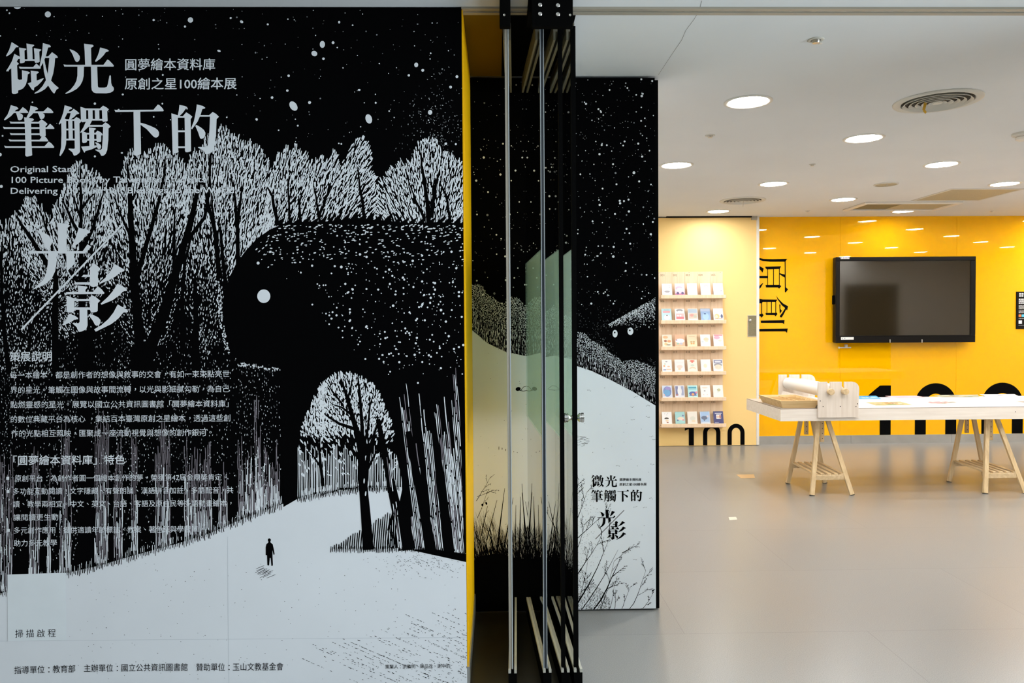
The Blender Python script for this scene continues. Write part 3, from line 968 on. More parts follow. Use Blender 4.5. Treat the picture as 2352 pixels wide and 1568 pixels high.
while n < 760:
    x, y = U(560, 1066), 515 + 350 * R() ** 1.55
    top = 512 if x > 650 else 512 + (650 - x) * .75
    if y < top + 4:
        continue
    if x < 700 and y > 640 or y > 640 + (x - 640) * .95 or (y > 600 and R() > (x - 560) / 420):
        continue
    d = (y - top)
    if d < 95:
        A.ell(x, y, U(1, 3.6), U(.8, 1.6), IW, 4, -.12 + U(-.2, .2) if x > 620 else -.7, 9)
    else:
        r = .8 + 2.0 * R() ** 2
        A.ell(x, y, r, r * U(.85, 1.1), IW, 4, 0, 9)
    n += 1
for x, y, r in [(784, 613, 3.2), (717, 610, 2.6), (593, 604, 3.4), (827, 584, 2.8), (842, 590, 2.8), (894, 619, 2.7), (948, 599, 2.8), (903, 702, 3), (1013, 712, 3), (810, 664.5, 2.8), (999, 650, 2.9), (999, 665, 2.6), (955, 788, 2.4), (873, 790, 2), (970, 831, 2.3), (960, 879, 2.3), (990, 819, 2.3), (842, 749, 2.5), (773, 724, 2.5), (1037, 578, 2.7), (1054, 680, 2.6), (1048, 616, 2.6)]:
    A.ell(x, y, r, r, IW, 4, 0, 12)
for i in range(70):
    t = R()
    A.ell(548 + 96 * t + U(-3, 3), 826 + 14 * t + U(6, 14), U(.8, 1.8), U(1, 2.2), IW, 4, 0, 7)
for i in range(70):
    t = R()
    A.ell(513 + 25 * t ** 2 + U(-9, 0) - 8, 640 + 175 * t, U(.8, 2), U(1.4, 3), IW, 4, 0, 7)

# tree under its belly
ARCH = [(684, 1146), (686, 1000), (700, 960), (722, 910), (742, 876), (768, 858), (795, 852), (826, 862), (856, 882), (880, 916), (898, 965), (910, 1030), (918, 1090), (922, 1117), (830, 1120), (760, 1128)]
for bx, by, xa, xb in ((830, 1130, 735, 925), (738, 1130, 680, 745)):
    y = 850
    while y < 1090:
        x = xa
        while x < xb:
            px, py = x + U(-1.4, 1.4), y + U(-3, 3)
            x += 4.3
            if inpoly(px, py, ARCH) and R() < (.95 if py < 1000 else .2):
                A.dash(px, py, U(6, 13), U(1.8, 3.6), math.atan2(py - by, px - bx) + random.gauss(0, .2), IW, 5, .5)
                if R() < .3:
                    A.ell(px, py, U(1.6, 3.2), U(2, 3.6), IW, 5, 0, 7)
        y += 7
x = 684
while x < 922:
    y = 1040 + U(-20, 20)
    yb = 1146 - (x - 684) * .24 if x < 780 else 1120
    A.dash(x, (y + yb) / 2, yb - y, U(1.3, 2.3), math.pi / 2 + U(-.02, .02), IW, 5, .9)
    x += 3.9
x = 684
while x < 920:
    A.dash(x, (1146 - (x - 684) * .24 if x < 780 else 1121), U(6, 14), 1.8, math.pi / 2 - .1, IB, 6, .6)
    x += 4
for pts, w0, w1 in [
    ([(846, 1262), (840, 1180), (833, 1100), (830, 1040), (822, 1000), (808, 950), (795, 905), (783, 870)], 25, 4), ([(836, 1140), (842, 1070), (852, 1020), (868, 970)], 14, 4), ([(832, 1070), (832, 980), (826, 900), (822, 865)], 11, 3), ([(805, 950), (785, 935), (762, 928)], 6, 2), ([(796, 925), (806, 890), (810, 866)], 6, 2), ([(815, 985), (778, 972), (752, 955), (745, 950)], 8, 2), ([(832, 1040), (845, 985), (850, 930), (858, 905)], 7, 2), ([(788, 930), (765, 900), (755, 885)], 5, 2), ([(830, 1060), (800, 1020), (775, 990)], 8, 2), ([(838, 1090), (858, 1050), (878, 1010)], 7, 2),
    ([(742, 1116), (737, 1070), (733, 1030), (728, 1005), (715, 995)], 8, 2), ([(734, 1030), (735, 1005), (728, 985)], 4, 1.5), ([(738, 1075), (722, 1050), (715, 1040)], 5, 2),
    ([(868, 962), (884, 1040), (900, 1120), (918, 1200), (930, 1262)], 10, 30), ([(908, 1000), (930, 1090), (944, 1180), (950, 1262)], 14, 26)]:
    A.line(pts, w0, w1, IB, 6)
A.ell(836.5, 1104, 1.6, 6, IW, 7, .05, 10)
A.ell(840, 1133, 1.6, 6, IW, 7, .1, 10)

# striped wood at the lower right
for xa, xb, yt, sl in [(895, 906, 1035, .13), (940, 962, 930, .12), (952, 968, 1060, .14), (982, 1046, 960, .10), (1052, 1070, 900, .08), (1030, 1062, 1080, .10), (905, 940, 1180, .1), (925, 990, 1175, .12), (850, 905, 1180, .02)]:
    x = xa
    while x < xb:
        y = yt + U(-60, 40) if xa > 930 else yt + U(0, 40)
        yb = 1259 + max(0, x - 980) * .14
        while y < yb:
            l = U(25, 80)
            l = min(l, yb - y + 2)
            xx = x + (y + l / 2 - 1100) * sl
            if not inpoly(xx, y + l / 2, SNOW):
                A.dash(xx, y + l / 2, l, U(1.2, 2.4), math.atan2(1, sl) + U(-.012, .012), IW if R() < .78 else IG, 7, .92)
            y += l * U(.95, 1.15)
        x += 3.8
for pts, w0, w1 in [([(938, 990), (955, 1080), (975, 1180), (990, 1266)], 14, 26), ([(985, 900), (1000, 1010), (1015, 1120), (1032, 1268)], 10, 24), ([(1058, 900), (1066, 1060), (1074, 1270)], 8, 16), ([(925, 1180), (940, 1262)], 24, 30)]:
    A.line(pts, w0, w1, IB, 8)
x = 760
while x < 1076:
    yb = 1261 + max(0, x - 980) * .17
    A.dash(x, yb, U(6, 18), 2, math.pi / 2 + .06, IB, 8, .6)
    x += 4.2
x = 768
while x < 912:
    h = max(3, (x - 757) * .62) + U(-3, 3)
    A.dash(x, 1260 - h / 2, h, 2.7, math.pi / 2 + .08, IB, 8, .8)
    x += 5.2

# person walking on the snow, with hatching at the feet
A.ell(618.8, 1240, 3.6, 4.2, IB, 3, 0, 16)
A.poly([(617, 1243), (621, 1243), (622, 1246), (626.5, 1249), (628.5, 1258), (631, 1271), (630.3, 1274), (628.3, 1273), (626, 1263), (626, 1277), (627, 1296), (626.3, 1299), (623.3, 1299), (621.8, 1281), (619.8, 1281), (618.6, 1296), (617.6, 1298.5), (614.2, 1297.5), (613.3, 1275), (610.3, 1274), (610.3, 1256), (612, 1249), (616, 1246)], IB, 3)
for i in range(13):
    A.dash(596 + i * 1.7 + U(-5, 8), 1305 + i * 1.5 + U(-3, 2), U(14, 30), 1.0, -.42 + U(-.12, .1), IB, 3, .7)
# specks and dotted wind lines in the snow
for i in range(230):
    x, y = U(150, 1070), U(1290, 1560)
    if y < snow_y(x) + 12 and x < 930:
        continue
    A.ell(x, y, U(.4, 1.1), U(.4, .9), IB, 3, 0, 6)
for i in range(190):
    x, y = 970 + random.gauss(0, 52), 1294 + random.gauss(0, 16)
    if x < 1070 and y > 1268:
        A.dash(x, y, U(1, 3.4), U(.6, 1.2), .3 + U(-.3, .3), IB, 3)
for k in range(30):
    x0, y0 = 690 + k * 12.5 + U(-20, 30), 1498 - k * 2.4 + U(-20, 22)
    if k > 14:
        y0 -= 20
    x, y = x0, y0
    L_ = U(120, 420)
    while x < min(1074, x0 + L_) and y < 1575:
        if R() < .62:
            A.dash(x, y, U(2, 7), U(.7, 1.5), .4 + U(-.12, .12), IB, 3)
        st = U(4, 11)
        x += st
        y += st * (.44 - .05 * (x - x0) / 300)
for i in range(420):
    x, y = U(800, 1074), U(1430, 1568)
    if R() < (x - 780) / 300 * (y - 1410) / 150:
        A.dash(x, y, U(1.2, 5), U(.6, 1.3), .42 + U(-.15, .15), IB, 3)
A.line([(-20, 1472), (300, 1469), (700, 1466), (1078, 1463)], .9, .9, M['seam'], 3)
A.line([(523, 1232), (524, 1400), (526, 1575)], .9, .9, M['seam'], 3)
A.build('forest_print', mural)

# sticker (its code square is left blank) and the writing
B = Print(YM - .0013, -2.39, -.1364, .006, HC - .003)
B.poly([(17, 1319), (151, 1315), (152, 1470), (18, 1472)], M['sticker'], 0)
for g in (WEI, GUANG, BI, CHU, XIA, DE, LIGHT2, SLASH, SHADOW2):
    for p in g:
        B.poly(p, IW, 1)
B.build('title_lettering', mural)
T = Print(YM - .0014, -2.39, -.1364, .006, HC - .003)
for body, x0, x1, y0, y1, em, m_, bo in [
    ('圓夢繪本資料庫', 288, 494, 148, 147.5, 29, IW, .009), ('原創之星100繪本展', 287, 543, 192.5, 191.5, 29, IW, .009),
    ('策展說明', 23, 119, 819, 818, 24.5, IW, .011),
    ('每一本繪本，都是創作者的想像與敘事的交會，有如一束束點亮世', 23, 527, 861.5, 858, 17.5, IW, 0),
    ('界的星光。筆觸在圖像與故事間流轉，以光與影細膩勾勒，為自己', 24, 527, 895.5, 892.5, 17.5, IW, 0),
    ('點燃靈感的星光。展覽以國立公共資訊圖書館「圓夢繪本資料庫」', 24, 525, 929, 926.5, 17.5, IW, 0),
    ('的數位典藏平台為核心 ，集結百本臺灣原創之星繪本，透過這些創', 25, 529, 962.5, 959.5, 17.5, IW, 0),
    ('作的光點相互照映，匯聚成一座流動視覺與想像的創作銀河。', 26, 486, 995.5, 992.5, 17.5, IW, 0),
    ('「圓夢繪本資料庫」特色', 31, 287, 1057, 1055, 23.5, IW, .011),
    ('原創平台：為創作者圓一個繪本創作的夢，榮獲第42屆金鼎獎肯定。', 34, 521, 1098.5, 1095, 16.5, IW, 0),
    ('多功能互動閱讀：文字隱藏、有聲朗誦、漢語拼音加註、多語配音，共', 30, 536, 1128, 1125, 16.5, IW, 0),
    ('讀、教學兩相宜。中文、英文、台語、客語及原住民等多語動畫繪本，', 30, 532, 1157.5, 1155, 16.5, IW, 0),
    ('讓閱讀更生動！', 31, 142, 1188, 1187, 16.5, IW, 0),
    ('多元創作應用：提供適讀年齡標註、教案、著色紙與學習單，', 32, 466, 1217.5, 1214.5, 16.5, IW, 0),
    ('助力多元教學', 32, 131, 1247, 1246, 16.5, IW, 0),
    ('掃 描 啟 程', 35, 128, 1455, 1453, 20, IB, 0),
    ('指導單位：教育部', 33, 173, 1538.5, 1535, 19, IB, 0), ('主辦單位：國立公共資訊圖書館', 193, 431, 1534, 1531.5, 19, IB, 0), ('贊助單位：玉山文教基金會', 451, 651, 1532, 1530, 19, IB, 0),
    ('策展人：洪敦明、陳品孜、謝中鈞', 885, 1034, 1530.5, 1528.5, 10.5, IB, 0)]:
    text_px(T, body, x0, x1, y0, y1, em, m_, 1, bo)
for body, x0, x1, yb in (('Original Star:', 24, 169, 395.3), ('100 Picture Books by Taiwanese Students', 27, 472, 420), ('Delivering 100 Heartfelt Blessings to the World', 25, 537, 445)):
    text_px(T, body, x0, x1, yb, yb - (x1 - 25) * .004, 20, IW, 1, .013, 0)
for x, y in ((18, 1098), (18.5, 1128), (19.5, 1217.5)):
    T.poly([(x - 3.3, y - 3.5), (x + 3.3, y - 3.5), (x + 3.3, y + 3.5), (x - 3.3, y + 3.5)], IW, 1)
T.build('text_lettering', mural)

# ------------------------------------------------------------------ the inner panel
panel = thing('starry_mural', 'narrow starry mural with a two eyed creature above a snow slope, behind the glass leaves', 'mural', (.34, YI, 0))
mb = MB()
mb.box(-.132, .826, YI, YI + .012, .008, HC - .012, M['ink_black'])
mb.build('face_board', panel)
mb = MB()
mb.box(-.1, .846, YI + .012, YI + .08, .006, HC - .02, M['black'])
mb.build('black_return', panel)
P = Print(YI, -.1318, .8255, .009, HC - .013)
SL = [(1070, 748), (1084, 758), (1120, 788), (1160, 807), (1200, 816), (1240, 822), (1318, 838), (1360, 852), (1400, 871), (1450, 897), (1512, 931), (1520, 1420), (1060, 1420)]
P.poly(SL, SN, 0)


def sl_y(x):
    for (a, b), (c, d) in zip(SL[:11], SL[1:11]):
        if a <= x <= c:
            return b + (d - b) * (x - a) / (c - a)
    return 930


TOPC = [(1070, 652), (1084, 656), (1100, 655), (1110, 662), (1118, 678), (1132, 686), (1146, 695), (1155, 703), (1165, 690), (1176, 684), (1190, 686), (1202, 700), (1215, 712), (1235, 725), (1260, 735), (1290, 748), (1318, 768), (1332, 765), (1344, 768), (1353, 780), (1372, 790), (1390, 801), (1402, 814), (1420, 824), (1440, 829), (1462, 830), (1480, 838), (1500, 845), (1512, 850)]


def top_y(x):
    for (a, b), (c, d) in zip(TOPC[:-1], TOPC[1:]):
        if a <= x <= c:
            return b + (d - b) * (x - a) / (c - a)
    return 850


for i in range(900):
    x, y = U(1086, 1508), U(182, 700)
    if x < 1320 and R() < .3:
        continue
    r = .5 + 2.2 * R() ** 4
    P.ell(x, y, r, r, IW if R() < .75 else M['ink_dim'], 1, 0, 9)
for x, y, r in [(1473, 182, 2.2), (1474, 220.5, 2.8), (1498, 186, 2.2), (1441, 202, 2), (1400, 206.5, 2.1), (1346, 238.5, 2.4), (1374.5, 250.5, 2.2), (1382, 333, 2.3), (1377, 354, 2.5), (1408, 377, 2.2), (1456, 396.5, 3.2), (1468, 416.5, 2.3), (1444.5, 485.5, 2.6), (1384, 433, 2), (1499.5, 509.5, 2.2), (1408.7, 589, 2.9), (1447.5, 559.5, 2.2), (1438, 604, 2.1), (1409, 697, 1.9), (1373, 670, 2), (1485, 631, 2)]:
    P.ell(x, y, r, r, IW, 1, 0, 14)
for i in range(2600):      # faint stippled dusk above the trees
    x, y = U(1086, 1509), U(690, 850)
    if y < top_y(x) and R() < (y - 680) / 110:
        P.ell(x, y, .55, .7, M['ink_dim'], 1, 0, 5)
# trees: twigs above, stems below
y = 650
while y < 930:
    x = 1080
    while x < 1512:
        px, py = x + U(-1, 1), y + U(-1.5, 1.5)
        x += 1.75
        t, b = top_y(px), sl_y(px)
        if t - 3 < py < b and R() < .8:
            q = (py - t) / max(1, b - t)
            if q < .62:
                P.dash(px, py, U(1.5, 3.2), U(.6, 1.15), math.pi / 2 + random.gauss(0, .75) + (px - 1300) * .0008, IW, 1, .5)
            elif R() < .8 - .3 * q:
                P.dash(px, py, U(3, 8), U(.6, 1.2), math.pi / 2, IW if R() < .6 else IG, 1, .8)
    y += 2.5
x = 1086
while x < 1512:
    b, t = sl_y(x), top_y(x)
    h = (b - t) * U(.25, .8)
    P.dash(x, b - h / 2, h, U(.8, 1.7), math.pi / 2 + U(-.04, .04), IB, 2, .85)
    if R() < .2:
        P.line([(x, b - h * .7), (x + U(4, 9) * (1 if R() < .5 else -1), b - h * 1.2)], 1, .5, IB, 2)
    x += U(2.4, 4.6)
# creature
P.poly([(1395, 745), (1420, 731), (1450, 712), (1480, 695), (1515, 678), (1515, 821), (1470, 822), (1427, 830), (1408, 790)], IB, 3)
for i in range(900):
    x = 1396 + 114 * R() ** .7
    y = 746 - (x - 1395) * .57 + abs(random.gauss(0, 1)) * (2 + (x - 1395) * .22)
    if y < 765:
        P.ell(x, y, U(.5, 1), U(.6, 1.3), IW if R() < .75 else M['ink_dim'], 4, .4, 6)
for x, y, rx, ry, px, py in ((1412.6, 766, 5.8, 8.7, 1412, 763.5), (1448, 760.5, 6.7, 8.6, 1446.5, 758.5)):
    P.ell(x, y, rx, ry, IW, 4, 0, 24)
    P.ell(px, py, 1.9, 2.1, IB, 5, 0, 12)
# snow: specks, birds, ripple lines
for i in range(90):
    x, y = U(1090, 1505), U(790, 1300)
    if y > sl_y(x) + 12:
        P.ell(x, y, U(.4, .9), U(.4, .8), IB, 2, 0, 6)
for x, y in [(1350, 896), (1457, 911), (1485, 931), (1449, 934), (1450, 963), (1485, 957), (1493, 1002), (1500, 1008), (1416, 1070), (1495, 1066), (1456, 1164), (1478, 1165), (1455, 1285), (1492, 1144)]:
    for k in range(3):
        P.dash(x + k * 3.2, y + U(-1, 1.5), U(1.5, 3), .9, U(-.4, .4), IB, 2)
for k in range(34):
    P.dash(1318 + U(0, 42) * (1 - abs(k - 14) / 40), 1001 + k * .7, U(4, 12), .6, .05, IB, 2)
for x, y, l in [(1146, 1029, 8), (1153, 1030, 5), (1161, 1033, 5), (1180, 1037, 2), (1188, 1039, 2)]:
    P.dash(x, y, l, 1.4, math.pi / 2, IB, 2)
P.ell(1190, 893, 6, 4.5, IB, 2, -.3, 12)
P.line([(1193, 896), (1202, 898), (1212, 896), (1222, 895)], 1.5, 1, IB, 2)
P.line([(1195, 897), (1203, 888), (1212, 886), (1222, 893)], 1.2, .8, IB, 2)
P.ell(1108, 1159, 2.6, 3, IB, 2, 0, 9)
P.ell(1117, 1155.5, 2.2, 3.6, IB, 2, -.4, 9)


def twig(x, y, ang, l, w, d=0, layer=2):
    pts = [(x, y)]
    a = ang
    for k in range(5):
        a += U(-.08, .08)
        x += math.cos(a) * l / 5
        y -= math.sin(a) * l / 5
        pts.append((x, y))
        if d < 2 and k > 0 and R() < .72:
            twig(x, y, a + U(.3, .7) * (1 if R() < .5 else -1), l * U(.18, .34), w * .5, d + 1, layer)
        if d > 0 and R() < .7:
            P.ell(x + U(-1.5, 1.5), y + U(-1.5, 1.5), .8, .8, IB, layer, 0, 6)
    P.line(pts, w * .8, .45, IB, layer)


for x, y, a, l, w in [(1318, 1402, 1.1, 190, 4.5), (1336, 1404, 1.05, 165, 3.2), (1318, 1330, .95, 120, 3), (1318, 1215, 1.2, 90, 2.6), (1316, 1246, .8, 100, 2.4), (1364, 1404, 1.02, 150, 5), (1378, 1404, 1.25, 120, 2), (1400, 1404, 1.4, 60, 1.6), (1412, 1403, 1.45, 50, 1.6), (1428, 1403, 1.3, 60, 1.6), (1446, 1403, 1.1, 100, 2.2), (1472, 1402, .9, 44, 1.6), (1318, 1160, 1.35, 60, 2), (1316, 1290, 1.15, 90, 2.4), (1322, 1404, 1.3, 120, 2)]:
    twig(x, y, a, l, w)
for i in range(900):
    x = 1316 + 85 * R() ** 1.4
    y = 1404 - (1 - (x - 1316) / 110) * U(0, 120)
    P.dash(x, y, U(1.5, 5), U(.5, 1), 1.9 + U(-.25, .25), IB, 2)
for i in range(240):
    x, y = 1325 + abs(random.gauss(0, 26)), U(1130, 1300)
    P.dash(x, y, U(.8, 2), .7, U(0, 3), IB, 2)
# dark thicket at the lower left of the panel
P.poly([(1060, 1420), (1060, 1290), (1100, 1278), (1140, 1270), (1180, 1280), (1215, 1285), (1240, 1300), (1275, 1335), (1300, 1370), (1316, 1395), (1316, 1420)], IB, 2)
for i in range(1900):
    x = U(1078, 1312)
    base = 1285 + max(0, x - 1215) * .9
    q = R() ** 1.7
    y = base - q * (95 if x < 1135 else 70 if x < 1240 else 110)
    l = U(14, 46)
    P.dash(x, y, l, U(.5, 1.3) * (1.25 - q), math.pi / 2 - .2 + random.gauss(0, .1) if x < 1230 else math.pi / 2 + .12 + random.gauss(0, .1), IB, 2, .4)
for x, y, l, w, a in [(1140, 1280, 160, 4.5, .12), (1152, 1290, 150, 3.4, .18), (1118, 1240, 95, 2, .25), (1106, 1230, 70, 2, .2), (1192, 1300, 160, 5, .02), (1202, 1260, 110, 3, .2), (1208, 1290, 180, 2.6, -.05), (1214, 1280, 150, 4, -.1), (1228, 1290, 140, 3, -.15), (1185, 1280, 120, 2.2, 0), (1240, 1300, 170, 1.6, .1), (1262, 1320, 200, 1.4, .12), (1280, 1330, 190, 1.4, .15), (1296, 1340, 170, 1.3, .18), (1165, 1270, 90, 2.4, .1)]:
    P.line([(x, y), (x + math.sin(a) * l * .5 + U(-1, 1), y - l * .5), (x + math.sin(a) * l, y - math.cos(a) * l)], w, .8, IB, 2)
for x, y, a, l, w in [(1094, 1150, .95, 60, 1.6), (1096, 1140, .3, 40, 1.2), (1096, 1190, 1.1, 60, 1.4), (1134, 1260, 1.75, 70, 2.4), (1200, 1230, 1.1, 70, 1.8)]:
    twig(x, y, a, l, w, 1)
P.build('landscape_print', panel)
Q = Print(YI - .0009, -.1318, .8255, .009, HC - .013)
for g in (WEI, GUANG, BI, CHU, XIA, DE):
    for rings in g:
        Q.poly([[(1355.3 + .238 * x, 1067.3 + .237 * y) for x, y in r] for r in rings], IB, 1)
for g in (LIGHT2, SLASH, SHADOW2):
    for rings in g:
        Q.poly([[(1373 + (x - 68) * .287, 1170 + (y - 512) * .277) for x, y in r] for r in rings], IB, 1)
text_px(Q, '圓夢繪本資料庫', 1424, 1473, 1101, 1101, 7, IB, 1, .012)
text_px(Q, '原創之星100繪本展', 1423, 1485, 1112, 1111.5, 7, IB, 1, .012)
Q.build('title_lettering', panel)
# ------------------------------------------------------------------ folding glass doors, parked side by side
GP = [  # front x, back x, edge material, label
    (.046, .066, 'alu_warm', 'glass door leaf with a pale edge nearest the yellow wall end'),
    (.187, .150, 'edge_grey', 'glass door leaf with a grey shiny edge, second from the yellow wall end'),
    (.262, .222, 'black', 'glass door leaf with a black edge, just left of the leaf with the steel knob'),
    (.315, .288, 'black', 'glass door leaf with a round steel knob and black edge')]
GF, GB = 3.075, 3.865
for i, (xf, xb, em, lab) in enumerate(GP):
    t = thing('glass_door_leaf', lab, 'glass door', (xf, GF, 0), 'folded glass door leaves')
    dx = (xb - xf) / (GB - GF)
    X = lambda y: xf + dx * (y - GF)

    def slab(mb, w, z0, z1, m, ya=GF, yb=GB, off=0.):
        a, b = X(ya) + off, X(yb) + off
        vs = [(a - w / 2, ya, z0), (a + w / 2, ya, z0), (b + w / 2, yb, z0), (b - w / 2, yb, z0)]
        vs += [(x, y, z1) for x, y, _ in vs]
        mb.add(vs, [(0, 3, 2, 1), (4, 5, 6, 7), (0, 1, 5, 4), (1, 2, 6, 5), (2, 3, 7, 6), (3, 0, 4, 7)], m)
    mb = MB()
    # a single pane face is enough for thin glass; its front edge is a separate strip
    mb.add([(X(GF), GF, .09), (X(GB), GB, .09), (X(GB), GB, 2.70), (X(3.15), 3.15, 2.70), (X(3.15), 3.15, 2.72), (X(GF), GF, 2.72)], [(0, 1, 2, 3, 4, 5)], M['glass'])
    mb.build('glass_pane', t, fixn=False)
    mb = MB()
    mb.add([(X(GF) - .004, GF + .006, 1.04), (X(GB) - .004, GB, 1.04), (X(GB) - .004, GB, 1.825), (X(GF) - .004, GF + .006, 1.825)], [(0, 1, 2, 3)], M['film'])
    mb.build('milky_film', t, fixn=False)
    mb = MB()
    wd = .0165 if i != 3 else .019
    slab(mb, wd, .092, 2.722, M[em], GF - .014, GF + .004)
    if i == 1:
        slab(mb, .0028, .092, 2.722, M['edge_light'], GF - .016, GF - .0135, -.0065)
        slab(mb, .0028, .092, 2.722, M['edge_light'], GF - .016, GF - .0135, .0068)
    if i == 0:
        slab(mb, .004, .092, 2.722, M['edge_light'], GF - .016, GF - .0135, .0062)
    mb.build('edge_strip', t)
    mb = MB()
    slab(mb, .034, .004, .080, M['black'], GF - .03, GB, .006)
    slab(mb, .0105, .080, .094, M['alu_pale'], GF - .028, GB, -.006)
    slab(mb, .0105, .080, .094, M['alu_pale'], GF - .028, GB, .018)
    mb.build('bottom_rail', t)
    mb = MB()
    slab(mb, .034, 2.735, 2.77, M['rail_shaded'], 3.15, GB)
    slab(mb, .009, 2.70, 2.735, M['rail_shaded'], 3.15, GB, -.0115)
    slab(mb, .009, 2.70, 2.735, M['rail_shaded'], 3.15, GB, .0115)
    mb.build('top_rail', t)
    if i == 3:
        mb = MB()
        prof = [(.0001, .040), (.0195, .040), (.0205, .037), (.0205, .030), (.018, .029), (.018, .026), (.0195, .025), (.0195, .021), (.0105, .013), (.0088, .008), (.0105, .005), (.0105, .0)]
        mb.lathe([(r, h + .003) for r, h in prof], (X(3.11), 3.11, 1.124), M['steel'], 32, 'X')
        mb.lathe([(r, -h - .003) for r, h in prof], (X(3.11), 3.11, 1.124), M['steel'], 32, 'X')
        mb.build('knob', t, smooth=True)

# black carriers that hang the leaves from the track
for nm, lab, xa, xb, scr in (('door_carrier', 'narrow black door carrier above the pale edged glass leaf', .018, .060, [(.038, .758, .0022)]),
                             ('door_carrier', 'wide black door carrier with four steel bolts at the ceiling', .143, .304, [])):
    t = thing(nm, lab, 'door carrier', (xa, 2.95, HC))
    mb = MB()
    if xb - xa < .1:
        mb.box(xa, xb, 2.95, 2.98, 2.677, HC - .001, M['black'], .002)
        mb.box(xa, xb, 2.98, 3.14, 2.745, HC - .001, M['black'])
    else:
        mb.box(xa, xb, 2.95, 2.98, 2.677, HC - .001, M['black'], .002)
        mb.box(xa - .012, xb, 2.98, 3.14, 2.745, HC - .001, M['black'])
    mb.build('housing', t)
    if xb - xa > .1:
        for px, py in ((1240.5, 11.5), (1281.5, 12.5), (1240.5, 32), (1281.5, 33)):
            c = at(px, py, 1, 2.95)
            mb = MB()
            mb.lathe([(.0078, 0), (.0078, -.002), (.0062, -.0032), (.0036, -.0032), (.003, -.001), (.0001, -.001)], (c.x, 2.95, c.z), M['steel'], 20, 'Y')
            mb.build('bolt', t)
    c = at(1309.5 if xb - xa > .1 else 1158, 34.5, 1, 2.95)
    mb = MB()
    mb.lathe([(.0045, 0), (.0045, -.0012), (.003, -.0012), (.0022, -.0004), (.0001, -.0004)], (c.x, 2.95, c.z), M['alu'], 16, 'Y')
    mb.build('small_screw', t)

# ------------------------------------------------------------------ downlights
def make_downlight(name, emit):
    t = thing(name, 'recessed round downlight', 'downlight')
    mb = MB()
    mb.lathe([(.138, 0), (.138, -.003), (.132, -.006), (.118, -.006), (.112, -.002), (.112, -.0005)], (0, 0, 0), M['lamp_ring'], 40)
    mb.build('trim_ring', t, smooth=True)
    mb = MB()
    n = 36
    mb.add([(.1125 * math.cos(2 * math.pi * k / n), .1125 * math.sin(2 * math.pi * k / n), -.0012) for k in range(n)], [tuple(range(n - 1, -1, -1))], emit)
    mb.build('diffuser', t, fixn=False)
    return t


def dup(src, loc, label, group=None):
    r = src.copy()
    COL.objects.link(r)
    r.location = loc
    r['label'] = label
    if group:
        r['group'] = group
    for ch in src.children:
        c = ch.copy()
        COL.objects.link(c)
        c.parent = r
        c.matrix_parent_inverse = Matrix()
    return r


LAMPS = [
    (1.47, 4.37, 'downlight nearest the opening, the largest of the lit ceiling discs'),
    (2.58, 5.24, 'downlight in the gap between the largest vent and the largest lit disc, farther in'),
    (1.47, 6.12, 'downlight close beside the right edge of the starry panel'),
    (2.58, 6.96, 'downlight just behind the small sprinkler rosette, above the rack side of the room'),
    (3.66, 6.12, 'downlight in front of the round ceiling speaker, toward the right'),
    (4.79, 7.0, 'downlight at the far right, in front of the beige ceiling grille'),
    (3.66, 7.87, 'downlight just left of the half open ceiling hatch'),
    (2.57, 8.67, 'downlight against the back wall, washing the pale yellow door'),
    (4.77, 8.73, 'downlight close to the glass wall, overlapping the half open hatch'),
]
GL = 'downlights in the exhibition room'
dl0 = make_downlight('downlight', M['emit_room'])
for i, (x, y, lab) in enumerate(LAMPS):
    if i == 0:
        dl0.location = (x, y, HC)
        tag(dl0, lab, 'downlight', GL)
    else:
        d_ = dup(dl0, (x, y, HC), lab, GL)
        if i > 6:      # the two lamps by the back wall are dimmed
            for ch in d_.children:
                if ch.name.startswith('diffuser'):
                    ch.data = ch.data.copy()
                    ch.data.materials[0] = M['emit_dim' if i == 8 else 'emit_wash']
for x, y in [(2.78, 3.49), (4.78, 3.49), (6.93, 3.49), (1.47, 7.87), (3.66, 4.37), (4.78, 5.25), (5.87, 4.37), (5.87, 6.12), (5.87, 7.87), (6.93, 5.25), (6.93, 7.0), (6.93, 8.73), (7.95, 4.37), (7.95, 6.12), (7.95, 7.87), (9.0, 5.25), (9.0, 7.0)]:
    dup(dl0, (x, y, HC), 'downlight outside the picture, seen only as a spot in the yellow glass', 'downlights beyond the picture')
cl0 = make_downlight('added_corridor_downlight', M['emit_corr'])  # added lamps out of view, placed to light the mural and door bay
first = True
for x, y in [(-2.6, .4), (-.9, .4), (.9, .4), (2.1, 1.3), (-1.8, -.9), (0., -.9), (1.9, -.9), (-.9, -2.4), (.9, -2.4), (-3.2, -2.2)]:
    lab = 'added unseen cool white corridor downlight behind the viewer'
    if first:
        cl0.location = (x, y, HC)
        tag(cl0, lab, 'downlight', 'added unseen downlights in the corridor')
        first = False
    else:
        dup(cl0, (x, y, HC), lab, 'added unseen downlights in the corridor')

